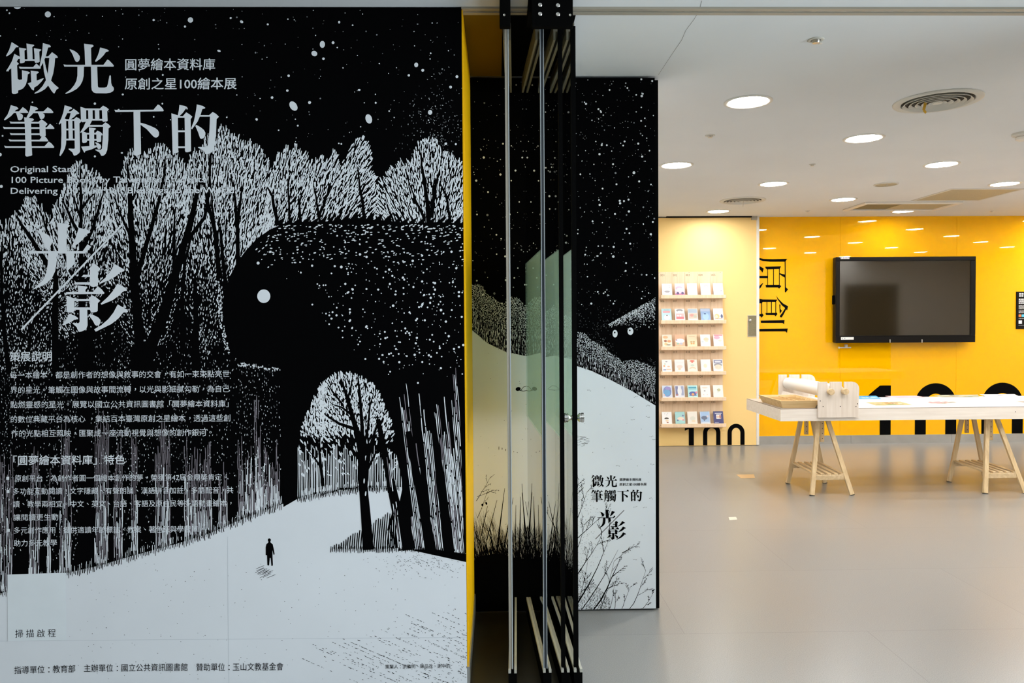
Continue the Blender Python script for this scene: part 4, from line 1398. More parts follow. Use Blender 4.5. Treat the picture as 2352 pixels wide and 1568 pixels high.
# ------------------------------------------------------------------ air vents, sprinklers, speaker, detector, hatches
def vent(x, y, r, lab, ribbon):
    t = thing('air_vent', lab, 'air vent', (x, y, HC), 'round ceiling air vents')
    mb = MB()
    mb.lathe([(r, 0), (r, -.004), (r * .985, -.008), (r * .90, -.012), (r * .82, -.008), (r * .80, -.001)], (x, y, HC), M['vent'], 56)
    mb.build('rim', t, smooth=True)
    mb = MB()
    n = 40
    mb.add([(x + r * .81 * math.cos(2 * math.pi * k / n), y + r * .81 * math.sin(2 * math.pi * k / n), HC - .0008) for k in range(n)], [tuple(range(n - 1, -1, -1))], M['vent_dark'])
    mb.build('duct', t, fixn=False)
    for k, q in enumerate((.72, .58, .44, .30, .16)):
        mb = MB()
        mb.lathe([(r * q, -.002), (r * (q + .045), -.014), (r * (q + .055), -.016), (r * (q + .04), -.017), (r * (q - .01), -.004)], (x, y, HC), M['vent'], 48)
        mb.build('cone_ring', t, smooth=True)
    mb = MB()
    mb.lathe([(.0001, -.016), (r * .1, -.016), (r * .12, -.012)], (x, y, HC), M['vent'], 24)
    mb.build('hub', t, smooth=True)
    mb = MB()
    if ribbon:
        a = (x - r * .32, y - r * .05, HC - .010)
        mb.bar(a, (a[0] - .012, a[1], a[2] - .045), .016, .002, M['tag'])
        mb.bar((a[0] - .012, a[1], a[2] - .045), (a[0] + .004, a[1] + .004, a[2] - .062), .014, .002, M['tag'])
    else:
        mb.cyl((x - r * .06, y - r * .3, HC - .012), (x - r * .08, y - r * .3, HC - .075), .0035, M['alu'], 8)
    mb.build('hanging_tag' if ribbon else 'damper_rod', t)


vent(2.58, 4.36, .236, 'large round air vent with a yellow tag, nearest the opening', True)
vent(2.60, 7.90, .236, 'round air vent deep in the room above the book rack', False)


def sprinkler(x, y, r, lab, clip=False):
    t = thing('sprinkler', lab, 'sprinkler', (x, y, HC), 'ceiling sprinklers')
    mb = MB()
    mb.lathe([(r, 0), (r, -.002), (r * .9, -.005), (r * .62, -.004), (r * .55, -.0005)], (x, y, HC), M['vent'], 32)
    mb.build('rosette', t, smooth=True)
    mb = MB()
    mb.lathe([(r * .5, -.0005), (r * .48, -.012), (r * .42, -.016), (.0001, -.017)], (x, y, HC), M['alu'], 24)
    mb.build('head', t, smooth=True)
    if clip:
        mb = MB()
        mb.box(x + r * .62, x + r * 1.05, y + .012, y + .03, HC - .012, HC - .001, M['trim_white'], .002)
        mb.build('clip', t)


sprinkler(1.459, 3.414, .036, 'recessed sprinkler nearest the ceiling track, with a small clip', True)
sprinkler(1.47, 5.15, .034, 'recessed sprinkler between the two lit discs beside the starry panel')
sprinkler(2.58, 6.10, .026, 'small ceiling sprinkler in the middle of the ceiling')
sprinkler(3.613, 8.667, .028, 'tiny ceiling sprinkler near the top of the yellow glass wall')
sprinkler(5.822, 8.73, .026, 'tiny dark ceiling sprinkler at the far right by the glass wall')

t = thing('ceiling_speaker', 'round flat ceiling speaker with a warm beige grille', 'speaker', (3.66, 7.0, HC))
mb = MB()
mb.lathe([(.108, 0), (.108, -.006), (.100, -.010), (.092, -.008)], (3.66, 7.0, HC), M['vent'], 40)
mb.build('rim', t, smooth=True)
mb = MB()
mb.lathe([(.092, -.006), (.05, -.009), (.0001, -.010)], (3.66, 7.0, HC), M['grille'], 40)
mb.build('grille', t, smooth=True)
mb = MB()
mb.cyl((3.63, 6.93, HC - .008), (3.632, 6.93, HC - .03), .003, M['alu'], 8)
mb.build('pin', t)

c = at(2350, 306, 2, HC)
t = thing('smoke_detector', 'white ceiling smoke detector cut by the right edge of the picture', 'smoke detector', (c.x, c.y, HC))
mb = MB()
mb.lathe([(.068, 0), (.068, -.014), (.062, -.018), (.050, -.019)], (c.x, c.y, HC), M['vent'], 36, cap0=True)
mb.build('base', t, smooth=True)
mb = MB()
mb.lathe([(.050, -.019), (.050, -.024), (.044, -.026), (.047, -.030), (.044, -.044), (.030, -.050), (.0001, -.052)], (c.x, c.y, HC), M['trim_white'], 36)
mb.build('sensor_head', t, smooth=True)
mb = MB()
mb.lathe([(.0452, -.0262), (.0452, -.029)], (c.x, c.y, HC), M['vent_dark'], 36)
mb.build('sensor_slot', t)

t = thing('ceiling_grille', 'flat beige perforated ceiling grille at the right', 'ceiling grille', (4.79, 7.6, HC))
mb = MB()
x0, x1, y0, y1 = 4.46, 5.14, 7.28, 7.93
for a, b, c_, d in ((x0 - .03, x1 + .03, y0 - .03, y0), (x0 - .03, x1 + .03, y1, y1 + .03), (x0 - .03, x0, y0, y1), (x1, x1 + .03, y0, y1)):
    mb.box(a, b, c_, d, HC - .006, HC, M['vent'])
mb.build('frame', t)
mb = MB()
mb.box(x0, x1, y0, y1, HC - .003, HC, M['grille'])
mb.build('mesh', t)
t = thing('air_conditioner_hatch', 'white framed ceiling air unit with a dark mesh beside a downlight', 'air conditioner', (4.45, 8.35, HC))
mb = MB()
x0, x1, y0, y1 = 4.03, 5.0, 8.08, 8.54
for a, b, c_, d in ((x0 - .05, x1 + .05, y0 - .04, y0), (x0 - .05, x1 + .05, y1, y1 + .04), (x0 - .05, x0, y0, y1), (x1, x1 + .05, y0, y1)):
    mb.box(a, b, c_, d, HC - .022, HC, M['trim_white'], .006)
mb.build('frame', t)
mb = MB()
mb.box(x0, x0 + .42, y0, y1, HC - .004, HC, M['grille_dark'])
mb.build('dark_mesh', t)
mb = MB()
mb.box(x0 + .42, x1, y0, y1, HC - .008, HC, M['grille'])
mb.build('cover', t)

# ------------------------------------------------------------------ black lettering on the glass wall and on the door
def wall_print(name, lab, y, parts, group=None):
    o = None
    mb = MB()
    for p in parts:
        rings = p if isinstance(p[0][0], (list, tuple)) else [p]
        mb.prism(rings, y - .0025, y - .0002, M['black_vinyl'])
    o = mb.build(name)
    return tag(o, lab, 'wall lettering', group)


def zero(x0, x1, ztop, zbot, w, ry):
    """upper part of a zero cut straight at zbot"""
    cx, rx = (x0 + x1) / 2, (x1 - x0) / 2
    o = [(x0, zbot)] + [(cx - rx * math.cos(a), ztop - ry + ry * math.sin(a)) for a in [math.pi * k / 28 for k in range(29)]] + [(x1, zbot)]
    i = [(x1 - w, zbot)] + [(cx + (rx - w) * math.cos(a), ztop - ry + (ry - w * .95) * math.sin(a)) for a in [math.pi * k / 28 for k in range(29)]] + [(x0 + w, zbot)]
    return o + i


one = [(4.584, .60), (4.725, .717), (4.861, .717), (4.861, .105), (4.724, .105), (4.724, .565), (4.584, .56)]
wall_print('wall_digit', 'huge black numeral 1 on the yellow glass wall behind the table', YG, [one], 'huge black 100 on the glass wall')
wall_print('wall_digit', 'huge black numeral 0 in the middle of the 100 on the glass wall', YG, [zero(5.164, 5.683, .74, .105, .137, .26)], 'huge black 100 on the glass wall')
wall_print('wall_digit', 'huge black numeral 0 at the right edge, behind the right hand trestle', YG, [zero(6.00, 6.52, .74, .105, .137, .26)], 'huge black 100 on the glass wall')
s1 = [(2.284, .225), (2.284, .19), (2.332, .21), (2.332, .008), (2.395, .008), (2.395, .27), (2.345, .27)]
wall_print('door_digit', 'black numeral 1 at the foot of the pale yellow door, under the rack', YD, [s1], 'black 100 at the foot of the door')
wall_print('door_digit', 'black numeral 0 at the foot of the door, half hidden by the rack', YD, [zero(2.508, 2.722, .268, .008, .052, .11)], 'black 100 at the foot of the door')
wall_print('door_digit', 'black numeral 0 at the foot of the door, clear of the rack', YD, [zero(2.81, 3.02, .268, .008, .052, .11)], 'black 100 at the foot of the door')
KV = 8.475


def vin(poly):
    w = onplane([(x / KV + 1740, y / KV + 585) for x, y in poly], 1, YG)
    return [(float(a[0]), float(a[2])) for a in w]


def rect(a, b, c, d):
    return [(a, c), (b, c), (b, d), (a, d)]


YUAN = [[(10, 55), (120, 80), (300, 85), (575, 77), (540, 135), (250, 135), (100, 120), (10, 88)], [(527, 130), (543, 130), (548, 630), (595, 672), (545, 735), (530, 725)],
        [(425, 355), (532, 385), (532, 445), (490, 420), (425, 378)], [(150, 230), (457, 222), (430, 275), (185, 285), (155, 260)], [(155, 585), (420, 583), (463, 607), (420, 660), (395, 635), (165, 635)],
        rect(192, 203, 275, 595), rect(302, 316, 275, 595), rect(418, 430, 270, 595), [(10, 408), (195, 408), (195, 455), (10, 455)], [(10, 200), (120, 268), (95, 345), (70, 310), (10, 255)], [(10, 628), (100, 548), (108, 555), (60, 640), (10, 690)]]
CHUANG = [[(365, 797), (400, 850), (500, 950), (595, 1000), (575, 1080), (540, 1040), (470, 980), (385, 860)], [(540, 1030), (558, 1060), (500, 1170), (470, 1220), (435, 1210), (435, 1185), (480, 1130)],
          [(422, 965), (445, 962), (442, 1050), (475, 1090), (432, 1145), (428, 1100)], [(20, 850), (100, 868), (390, 872), (350, 918), (100, 918), (80, 945), (20, 945)],
          rect(72, 87, 935, 1155), rect(175, 187, 910, 1135), rect(263, 277, 910, 1135), rect(347, 361, 905, 1135), [(152, 1130), (345, 1128), (362, 1118), (390, 1150), (350, 1198), (330, 1172), (165, 1172)],
          [(20, 1150), (75, 1150), (90, 1140), (118, 1175), (78, 1225), (55, 1195), (20, 1195)], [(60, 1280), (525, 1270), (515, 1355), (490, 1325), (65, 1325)], [(20, 1442), (587, 1433), (572, 1520), (545, 1490), (20, 1492)]]
wall_print('wall_character', 'black character turned on its side, upper one beside the door edge', YG, [vin(p) for p in YUAN], 'black characters on the glass wall')
wall_print('wall_character', 'black character turned on its side, lower one beside the door edge', YG, [vin(p) for p in CHUANG], 'black characters on the glass wall')

# ------------------------------------------------------------------ wall screen
t = thing('wall_display', 'big black framed wall screen, switched off, on the yellow glass wall', 'screen', (4.955, 9.02, 1.77))
x0, x1, z0, z1 = 4.105, 5.822, 1.250, 2.292
mb = MB()
mb.box(x0, x1, 9.03, 9.11, z0, z1, M['black_gloss'], .012)
mb.box(x0 + .3, x1 - .3, 9.11, YG - .001, z0 + .2, z1 - .2, M['black'])
mb.build('housing', t)
mb = MB()
for a, b, c_, d in ((x0, x1, z1 - .048, z1), (x0, x1, z0, z0 + .082), (x0, x0 + .05, z0 + .082, z1 - .048), (x1 - .062, x1, z0 + .082, z1 - .048)):
    mb.box(a, b, 9.012, 9.032, c_, d, M['black_gloss'], .004)
mb.build('bezel', t)
mb = MB()
mb.box(x0 + .05, x1 - .062, 9.024, 9.031, z0 + .082, z1 - .048, M['screen'])
mb.build('screen', t)
mb = MB()
mb.box(x0 + .05, x1 - .05, 9.005, 9.012, z0 + .078, z0 + .088, M['black_gloss'], .002)
mb.build('pen_ledge', t)
for px in (2044, 2117.5):
    c = at(px, 783, 1, 9.012)
    mb = MB()
    mb.box(c.x - .006, c.x + .006, 9.006, 9.012, c.z - .02, c.z + .02, M['alu'], .002)
    mb.build('silver_catch', t)
mb = MB()
mb.box(x0 - .018, x0, 9.04, 9.08, 1.72, 1.83, M['black'], .004)
mb.build('side_grip', t)
for a, b, ya, yb in ((1931, 1951, 589.5, 594.5), (1931.5, 1961, 774, 780)):
    p, q = at(a, yb, 1, 9.01), at(b, ya, 1, 9.01)
    mb = MB()
    mb.box(p.x, q.x, 9.0095, 9.012, p.z, q.z, M['paper'], .001)
    n = 5
    for k in range(n):
        if yb < 700 or k < 2:
            u = p.x + (q.x - p.x) * (k + .5) / n
            mb.box(u - .006, u + .006, 9.009, 9.0095, p.z + (q.z - p.z) * .25, p.z + (q.z - p.z) * .75, cmat((.35, .37, .42)))
    mb.build('paper_label', t)
t = thing('wall_sensor', 'small white bracket under the lower left corner of the wall screen', 'wall bracket', (4.2, YG, 1.2))
c = at(1941, 798, 1, YG - .02)
mb = MB()
mb.box(c.x - .072, c.x + .072, YG - .03, YG - .012, c.z - .007, c.z + .007, M['trim_white'], .003)
mb.box(c.x - .085, c.x - .068, YG - .034, YG - .008, c.z - .012, c.z + .012, M['trim_white'], .004)
mb.build('arm', t)
mb = MB()
mb.box(c.x - .002, c.x + .03, YG - .03, YG - .0005, c.z + .003, c.z + .04, M['trim_white'], .004)
mb.build('mount', t)

# notice at the right edge
t = thing('wall_notice', 'black notice with white lines and coloured squares at the right edge of the picture', 'sign', (6.6, YG, 1.63))
mb = MB()
mb.box(6.420, 6.80, YG - .012, YG - .0005, 1.404, 1.864, M['black_gloss'], .002)
mb.build('plate', t)
mb = MB()
yy = YG - .0125
for z, h, w in ((1.838, .020, .10), (1.812, .016, .05)):
    for k in range(3):
        if k * .028 < w:
            mb.box(6.452 + k * .03, 6.474 + k * .03, yy, yy + .001, z - h / 2, z + h / 2, M['paper'])
for z, h in ((1.77, .016), (1.748, .016), (1.724, .016), (1.692, .008), (1.679, .008), (1.666, .008), (1.653, .008), (1.628, .007), (1.616, .007), (1.604, .007), (1.532, .006), (1.45, .005)):
    x = 6.448
    while x < 6.775:
        w = U(.008, .02)
        mb.box(x, x + w, yy, yy + .001, z - h / 2, z + h / 2, M['paper'] if h > .01 else cmat((.5, .5, .5)))
        x += w + .004
mb.build('lettering', t)
mb = MB()
for k, c_ in enumerate(((.85, .22, .06), (.10, .50, .70), (.75, .60, .10), (.25, .55, .25))):
    mb.box(6.448 + k * .037, 6.48 + k * .037, yy, yy + .001, 1.552, 1.584, cmat(c_))
mb.build('coloured_squares', t)
mb = MB()
mb.box(6.448, 6.49, yy, yy + .001, 1.467, 1.509, M['paper'])
mb.build('white_square', t)

# ------------------------------------------------------------------ book rack and its thirty little books
RX0, RX1, RZ0, RZ1 = 1.962, 2.745, .225, 2.130
rack = thing('book_rack', 'wall mounted maple rack of six narrow shelves numbered 001 to 030', 'book rack', (2.354, YD, RZ0))
mb = MB()
mb.box(RX0, RX1, YD - .020, YD - .0005, RZ0, RZ1, M['maple'])
mb.build('backboard', rack)
mb = MB()
mb.box(RX0 - .004, RX0, YD - .022, YD, RZ0, RZ1, M['maple_dark'])
for k in range(1, 5):
    x = RX0 + .006 + k * .156
    mb.box(x - .0012, x + .0012, YD - .0206, YD - .0198, RZ0 + .05, RZ1 - .01, M['maple_dark'])
mb.build('seams', rack)
LIP = [1.846, 1.541, 1.226, .923, .610, .290]
YS = YD - .115
for z in LIP:
    mb = MB()
    mb.box(RX0 + .005, RX1 + .012, YS, YD - .02, z - .044, z - .032, M['maple'])
    mb.box(RX0 + .005, RX1 + .012, YS - .012, YS, z - .044, z, M['maple'], .003)
    mb.build('shelf', rack)
mb = MB()
for x in (RX0 + .02, RX1 - .1):
    mb.lathe([(.006, -.0215), (.0001, -.0225)], (x, YD, RZ0 + .035), M['vent_dark'], 12, 'Y')
for x in (RX0 + .012, (RX0 + RX1) / 2 - .02, RX1 - .03):
    mb.lathe([(.005, -.0215), (.0001, -.0225)], (x, YD, RZ1 - .012), M['maple_dark'], 12, 'Y')
mb.build('screws', rack)
mb = MB()
for r in range(6):
    ztop = RZ1 - .052 if r == 0 else LIP[r - 1] - .083
    for k in range(5):
        text_xz(mb, '%03d' % (r * 5 + k + 1), RX0 + .018 + k * .156, ztop, YD - .0208, .036, M['number_ink'], 0, .050)
mb.build('numbers', rack, fixn=False)

PK, RD, BL, CY, GN, OR, GY, PU, NV, WH, CR, PE = (.80, .45, .55), (.75, .25, .25), (.35, .50, .75), (.45, .75, .80), (.55, .70, .55), (.85, .52, .28), (.42, .42, .46), (.50, .36, .58), (.10, .12, .28), (.86, .87, .88), (.86, .80, .66), (.88, .66, .52)
E_, R_ = 'e', 'r'
BOOKS = [   # cover colour, shapes, label
    (WH, [(E_, .5, .45, .32, .04, GY), (E_, .5, .38, .22, .05, (.6, .6, .64)), (R_, .14, .46, .20, .58, (.6, .6, .62)), (E_, .74, .84, .05, .02, GY), (E_, .74, .74, .04, .02, GY)], 'white book with a grey boat sketch, first on the top shelf'),
    ((.86, .78, .78), [(R_, 0, 0, 1, .28, (.66, .36, .52)), (R_, 0, .28, 1, .46, (.85, .68, .76)), (E_, .28, .30, .14, .085, (.25, .22, .36)), (E_, .76, .30, .14, .085, (.25, .22, .36)), (E_, .42, .66, .36, .13, (.74, .58, .70)), (E_, .52, .60, .30, .09, (.90, .82, .78))], 'pink and purple book with two dark hearts, on the top shelf'),
    (WH, [(E_, .34, .58, .11, .07, (.76, .78, .80)), (E_, .76, .48, .10, .09, (.74, .76, .80)), (R_, .1, .1, .9, .13, (.75, .82, .78))], 'almost white book with faint grey figures, middle of the top shelf'),
    (WH, [(E_, .58, .80, .20, .12, (.85, .62, .66)), (E_, .58, .68, .15, .12, WH), (E_, .12, .48, .05, .02, BL), (E_, .1, .86, .05, .04, (.70, .75, .82)), (E_, .12, .34, .05, .03, (.85, .72, .72))], 'white book with a pink fan, fourth on the top shelf'),
    (WH, [(E_, .16, .42, .06, .02, (.6, .65, .72)), (E_, .78, .46, .05, .03, GY), (R_, .1, .12, .9, .14, (.78, .82, .84))], 'plain white book with two small grey marks, last on the top shelf'),
    ((.62, .80, .86), [(R_, .14, .70, .86, .84, (.85, .55, .60)), (R_, 0, 0, 1, .2, (.50, .76, .82)), (E_, .54, .38, .32, .19, WH), (E_, .54, .53, .10, .03, (.1, .1, .12)), (R_, .25, .90, .75, .93, (.4, .55, .62))], 'pale blue book with a white egg shape and pink title, first on the second shelf'),
    (WH, [(E_, .48, .88, .34, .09, (.40, .40, .44)), (E_, .5, .80, .22, .05, WH), (R_, .1, .26, .9, .42, (.80, .36, .40)), (R_, .1, .42, .9, .66, (.84, .60, .62)), (E_, .3, .5, .1, .06, WH), (E_, .55, .5, .1, .06, WH)], 'white book with a grey cap and red band, second shelf'),
    ((.82, .84, .84), [(R_, .06, .68, .94, .96, (.60, .70, .80)), (R_, .08, .28, .94, .66, (.80, .64, .58)), (E_, .4, .52, .2, .1, (.82, .48, .46)), (E_, .7, .45, .18, .1, (.60, .62, .54))], 'grey blue book with a red field, middle of the second shelf'),
    ((.45, .58, .78), [(R_, .04, .8, .96, .97, (.62, .70, .84)), (E_, .5, .45, .32, .26, (.52, .68, .84)), (E_, .44, .63, .13, .04, (.15, .22, .42)), (R_, .06, .02, .94, .16, (.28, .42, .64))], 'deep blue book with a whale like shape, fourth on the second shelf'),
    (WH, [(E_, .36, .44, .26, .17, (.88, .66, .42)), (E_, .30, .42, .14, .10, (.90, .80, .66)), (E_, .84, .44, .12, .14, (.26, .28, .40)), (R_, .1, .24, .9, .28, (.60, .48, .40))], 'white book with an orange blob and a dark blue one, last on the second shelf'),
    ((.88, .83, .74), [(E_, .32, .56, .16, .08, (.50, .30, .22)), (E_, .70, .54, .20, .09, (.84, .52, .34)), (E_, .34, .82, .26, .1, (.85, .62, .42)), (E_, .36, .34, .18, .1, (.84, .66, .44)), (E_, .62, .28, .24, .03, (.30, .26, .22))], 'cream book with orange and brown animals, first on the third shelf'),
    ((.86, .62, .48), [(E_, .5, .56, .46, .16, WH), (E_, .28, .36, .13, .07, (.50, .66, .58)), (E_, .62, .36, .15, .08, (.62, .62, .70)), (E_, .16, .62, .08, .04, PU), (R_, .12, .08, .88, .18, (.84, .48, .40))], 'salmon pink book with white band and green faces, third shelf'),
    ((.88, .78, .62), [(E_, .4, .48, .13, .035, (.62, .42, .20)), (E_, .66, .48, .13, .035, (.62, .42, .20)), (E_, .42, .36, .10, .05, OR), (E_, .64, .36, .10, .05, OR), (R_, .2, .86, .8, .89, (.70, .55, .38))], 'beige book with two orange eyes, middle of the third shelf'),
    (WH, [(E_, .58, .66, .26, .12, (.88, .76, .62)), (E_, .2, .48, .12, .05, (.70, .76, .82)), (E_, .6, .52, .18, .06, (.86, .80, .72))], 'white book with a faint peach cloud, fourth on the third shelf'),
    (WH, [(R_, .06, .9, .94, .98, (.82, .46, .52)), (E_, .36, .78, .3, .13, (.84, .60, .72)), (E_, .66, .56, .18, .07, (.88, .80, .72))], 'white book with a pink and red wash along its top, last on the third shelf'),
    (WH, [(E_, .46, .86, .12, .03, GY), (E_, .22, .56, .1, .05, OR), (E_, .66, .52, .14, .05, PE), (R_, .1, .26, .4, .32, (.36, .42, .62)), (R_, .42, .28, .88, .36, PE), (E_, .3, .7, .06, .04, GN)], 'white book with small orange and blue figures, first on the fourth shelf'),
    ((.84, .83, .84), [(E_, .5, .5, .30, .12, (.84, .76, .72)), (E_, .46, .34, .14, .07, (.88, .72, .58)), (R_, .15, .76, .85, .79, (.75, .74, .75))], 'pale grey book with faint peach drawing, second on the fourth shelf'),
    ((.87, .85, .80), [(E_, .5, .9, .26, .06, (.82, .36, .30)), (E_, .5, .82, .1, .05, (.82, .36, .30)), (E_, .5, .60, .2, .07, (.70, .78, .70)), (E_, .5, .34, .34, .14, (.88, .72, .58)), (E_, .5, .26, .34, .13, (.87, .85, .80))], 'cream book with a red bird at its top, middle of the fourth shelf'),
    (WH, [(E_, .45, .55, .18, .14, (.90, .82, .70)), (R_, 0, .06, 1, .3, (.78, .80, .80))], 'white book with a single pale peach drawing, fourth on the fourth shelf'),
    ((.84, .84, .86), [(R_, .08, .72, .94, .95, (.40, .42, .56)), (R_, .2, .78, .8, .9, (.78, .80, .86)), (E_, .5, .60, .42, .12, (.34, .34, .38)), (E_, .5, .46, .36, .18, (.90, .78, .68)), (E_, .38, .45, .03, .015, GY), (E_, .66, .45, .03, .015, GY)], 'white book with a face under a dark cap, last on the fourth shelf'),
    ((.72, .78, .88), [(E_, .5, .58, .42, .36, (.36, .42, .66)), (E_, .46, .50, .34, .22, (.30, .52, .74)), (R_, .1, .28, .22, .4, (.82, .60, .56)), (E_, .6, .8, .3, .12, (.48, .44, .70))], 'blue and violet book with a big round swirl, first on the fifth shelf'),
    ((.80, .82, .88), [(R_, .08, .3, .34, .94, (.36, .38, .54)), (R_, .66, .3, .92, .94, (.50, .54, .68)), (E_, .5, .6, .22, .3, (.84, .85, .88)), (R_, .1, .28, .3, .38, (.55, .34, .34))], 'white and dark blue book with a pale gorge, second on the fifth shelf'),
    ((.60, .84, .86), [(R_, .1, .80, .9, .9, (.20, .50, .62)), (R_, .1, .72, .9, .78, (.35, .62, .70)), (E_, .5, .42, .40, .15, (.26, .30, .56)), (E_, .5, .34, .14, .12, OR), (R_, .1, .26, .9, .3, (.24, .26, .50)), (E_, .86, .5, .1, .08, PK)], 'turquoise book with a dark blue hill and orange gate, middle of the fifth shelf'),
    (WH, [(E_, .45, .82, .3, .05, (.90, .80, .72)), (E_, .42, .6, .1, .04, (.45, .45, .48)), (E_, .3, .34, .04, .02, PE), (E_, .66, .34, .04, .02, PE)], 'white book with a small grey face, fourth on the fifth shelf'),
    ((.86, .86, .83), [(E_, .58, .66, .16, .1, (.64, .64, .46)), (E_, .42, .66, .04, .03, GY), (E_, .48, .52, .02, .04, (.2, .2, .2))], 'white book with a small olive flower, last on the fifth shelf'),
    (WH, [(E_, .46, .52, .22, .09, (.22, .20, .18)), (R_, .22, .44, .7, .5, (.86, .87, .88)), (E_, .5, .38, .16, .07, (.90, .78, .62)), (E_, .55, .26, .10, .03, (.50, .24, .16)), (E_, .3, .86, .03, .02, GY), (E_, .6, .9, .03, .02, GY), (E_, .5, .78, .03, .02, GY)], 'white book with a dark mushroom shaped hat, first on the bottom shelf'),
    ((.52, .74, .74), [(E_, .55, .52, .34, .12, (.88, .78, .70)), (E_, .8, .72, .1, .06, (.36, .38, .56)), (E_, .24, .4, .1, .05, (.26, .34, .56)), (E_, .82, .42, .12, .05, PK), (R_, 0, 0, 1, .2, (.40, .62, .62))], 'teal book with a pale leaping figure, second on the bottom shelf'),
    ((.87, .85, .80), [(E_, .52, .52, .28, .14, (.80, .80, .74)), (E_, .6, .34, .2, .06, (.88, .78, .62))], 'plain cream book with a faint drawing, middle of the bottom shelf'),
    ((.60, .70, .84), [(R_, .08, .3, .92, .96, (.52, .66, .84)), (E_, .42, .56, .32, .13, (.28, .32, .42)), (E_, .40, .42, .08, .08, (.28, .32, .42)), (E_, .76, .66, .12, .08, (.74, .72, .80)), (R_, 0, 0, 1, .26, (.72, .79, .88))], 'light blue book with a dark cloud, fourth on the bottom shelf'),
    ((.17, .18, .34), [(R_, .28, .48, .76, .78, WH), (E_, .45, .62, .14, .1, (.82, .66, .56)), (R_, .6, .5, .74, .74, (.50, .22, .2)), (R_, .15, .84, .85, .89, (.75, .76, .82)), (R_, .1, .1, .4, .14, (.6, .62, .72)), (R_, .1, .2, .5, .23, (.6, .62, .72)), (R_, .8, .02, .95, .1, WH)], 'dark indigo book with a white picture square, last on the bottom shelf'),
]
def deep(c, g=1.5):
    return tuple(v ** g if max(c) - min(c) > .04 else v for v in c)


BW, BH, BT = .119, .176, .007
for i, (bg, shapes, lab) in enumerate(BOOKS):
    r, k = divmod(i, 5)
    zb = LIP[r] - .0315
    xc = RX0 + .026 + k * .156 + BW / 2 + U(-.004, .006)
    lean = math.radians(U(13, 17))
    # the book stands on the shelf just behind the lip and leans back on the board
    yb = YS + .012
    yaw = U(-.03, .03)
    o = None

    def P3(u, v, w):      # u across, v up the cover, w into the book
        x, y, z = (u - .5) * BW, w * math.cos(lean) + v * BH * math.sin(lean), v * BH * math.cos(lean) - w * math.sin(lean) + BT * math.sin(lean)
        return (x * math.cos(yaw) - y * math.sin(yaw), x * math.sin(yaw) + y * math.cos(yaw), z)
    cm_ = cmat(deep(bg), .45)
    mb = MB()
    for w0, w1, m_, ins in ((0, .0012, cm_, 0), (.0012, BT - .0012, M['pages'], .012), (BT - .0012, BT, cm_, 0)):
        vs = [P3(u, v, w) for w in (w0, w1) for u, v in ((ins * 0, ins), (1 - ins, ins), (1 - ins, 1 - ins), (ins * 0, 1 - ins))]
        mb.add(vs, [(0, 1, 2, 3), (7, 6, 5, 4), (0, 4, 5, 1), (1, 5, 6, 2), (2, 6, 7, 3), (3, 7, 4, 0)], m_)
    o = mb.build('picture_book')
    o.location = (xc, yb, zb)
    tag(o, lab, 'book', 'small picture books on the rack')
    mb = MB()
    ly = .00015
    for s in shapes + [(R_, .80, .05, .90, .075, GY)]:
        if s[0] == 'e':
            _, cx, cy, rx, ry, c_ = s
            pts = [(cx + rx * math.cos(a), cy + ry * math.sin(a)) for a in [2 * math.pi * q / 20 for q in range(20)]]
        else:
            _, a, b, c2, d, c_ = s
            pts = [(a, b), (c2, b), (c2, d), (a, d)]
        pts = [(min(1, max(0, u)), min(1, max(0, v))) for u, v in pts]
        mb.add([P3(u, v, -ly) for u, v in pts], [tuple(range(len(pts)))], cmat(deep(c_), .45))
        ly += .00012
    q = mb.build('cover_picture', fixn=False)
    q.parent = o

# ------------------------------------------------------------------ the long display table
TX0, TX1, TY0, TY1, TZ0, TZ1 = 2.452, 6.05, 6.44, 7.33, .652, .760
tb = thing('display_table', 'long white table with a plywood box top, standing on pine trestles', 'table', ((TX0 + TX1) / 2, (TY0 + TY1) / 2, TZ0))
mb = MB()
for a, b, c_, d in ((TX0, TX1, TY0, TY0 + .018), (TX0, TX1, TY1 - .018, TY1), (TX0, TX0 + .018, TY0 + .018, TY1 - .018), (TX1 - .018, TX1, TY0 + .018, TY1 - .018)):
    mb.box(a, b, c_, d, TZ0, TZ1 - .004, M['plywood_h'])
mb.box(TX0 + .018, TX1 - .018, TY0 + .018, TY1 - .018, TZ0 + .004, TZ0 + .02, M['plywood_h'])
mb.build('box_frame', tb)
mb = MB()
mb.box(TX0 + .001, TX1, TY0 + .001, TY1 - .001, TZ1 - .004, TZ1 - .0005, M['ply_edge'])
mb.build('dark_edge', tb)
mb = MB()
mb.box(TX0 + .006, 3.13, TY0 + .006, TY1 - .006, TZ1 - .002, TZ1, mat('grey_tabletop', (.50, .46, .42), .35, var=.06, vscale=10))
mb.build('grey_top', tb)
mb = MB()
mb.box(3.13, TX1 - .004, TY0 + .004, TY1 - .004, TZ1 - .002, TZ1 + .002, M['board_white'])
mb.build('white_top', tb)
mb = MB()
mb.lathe([(.004, 0), (.0001, -.0006)], (4.52, TY0, .715), M['vent_dark'], 10, 'Y')
mb.build('screw_hole', tb)


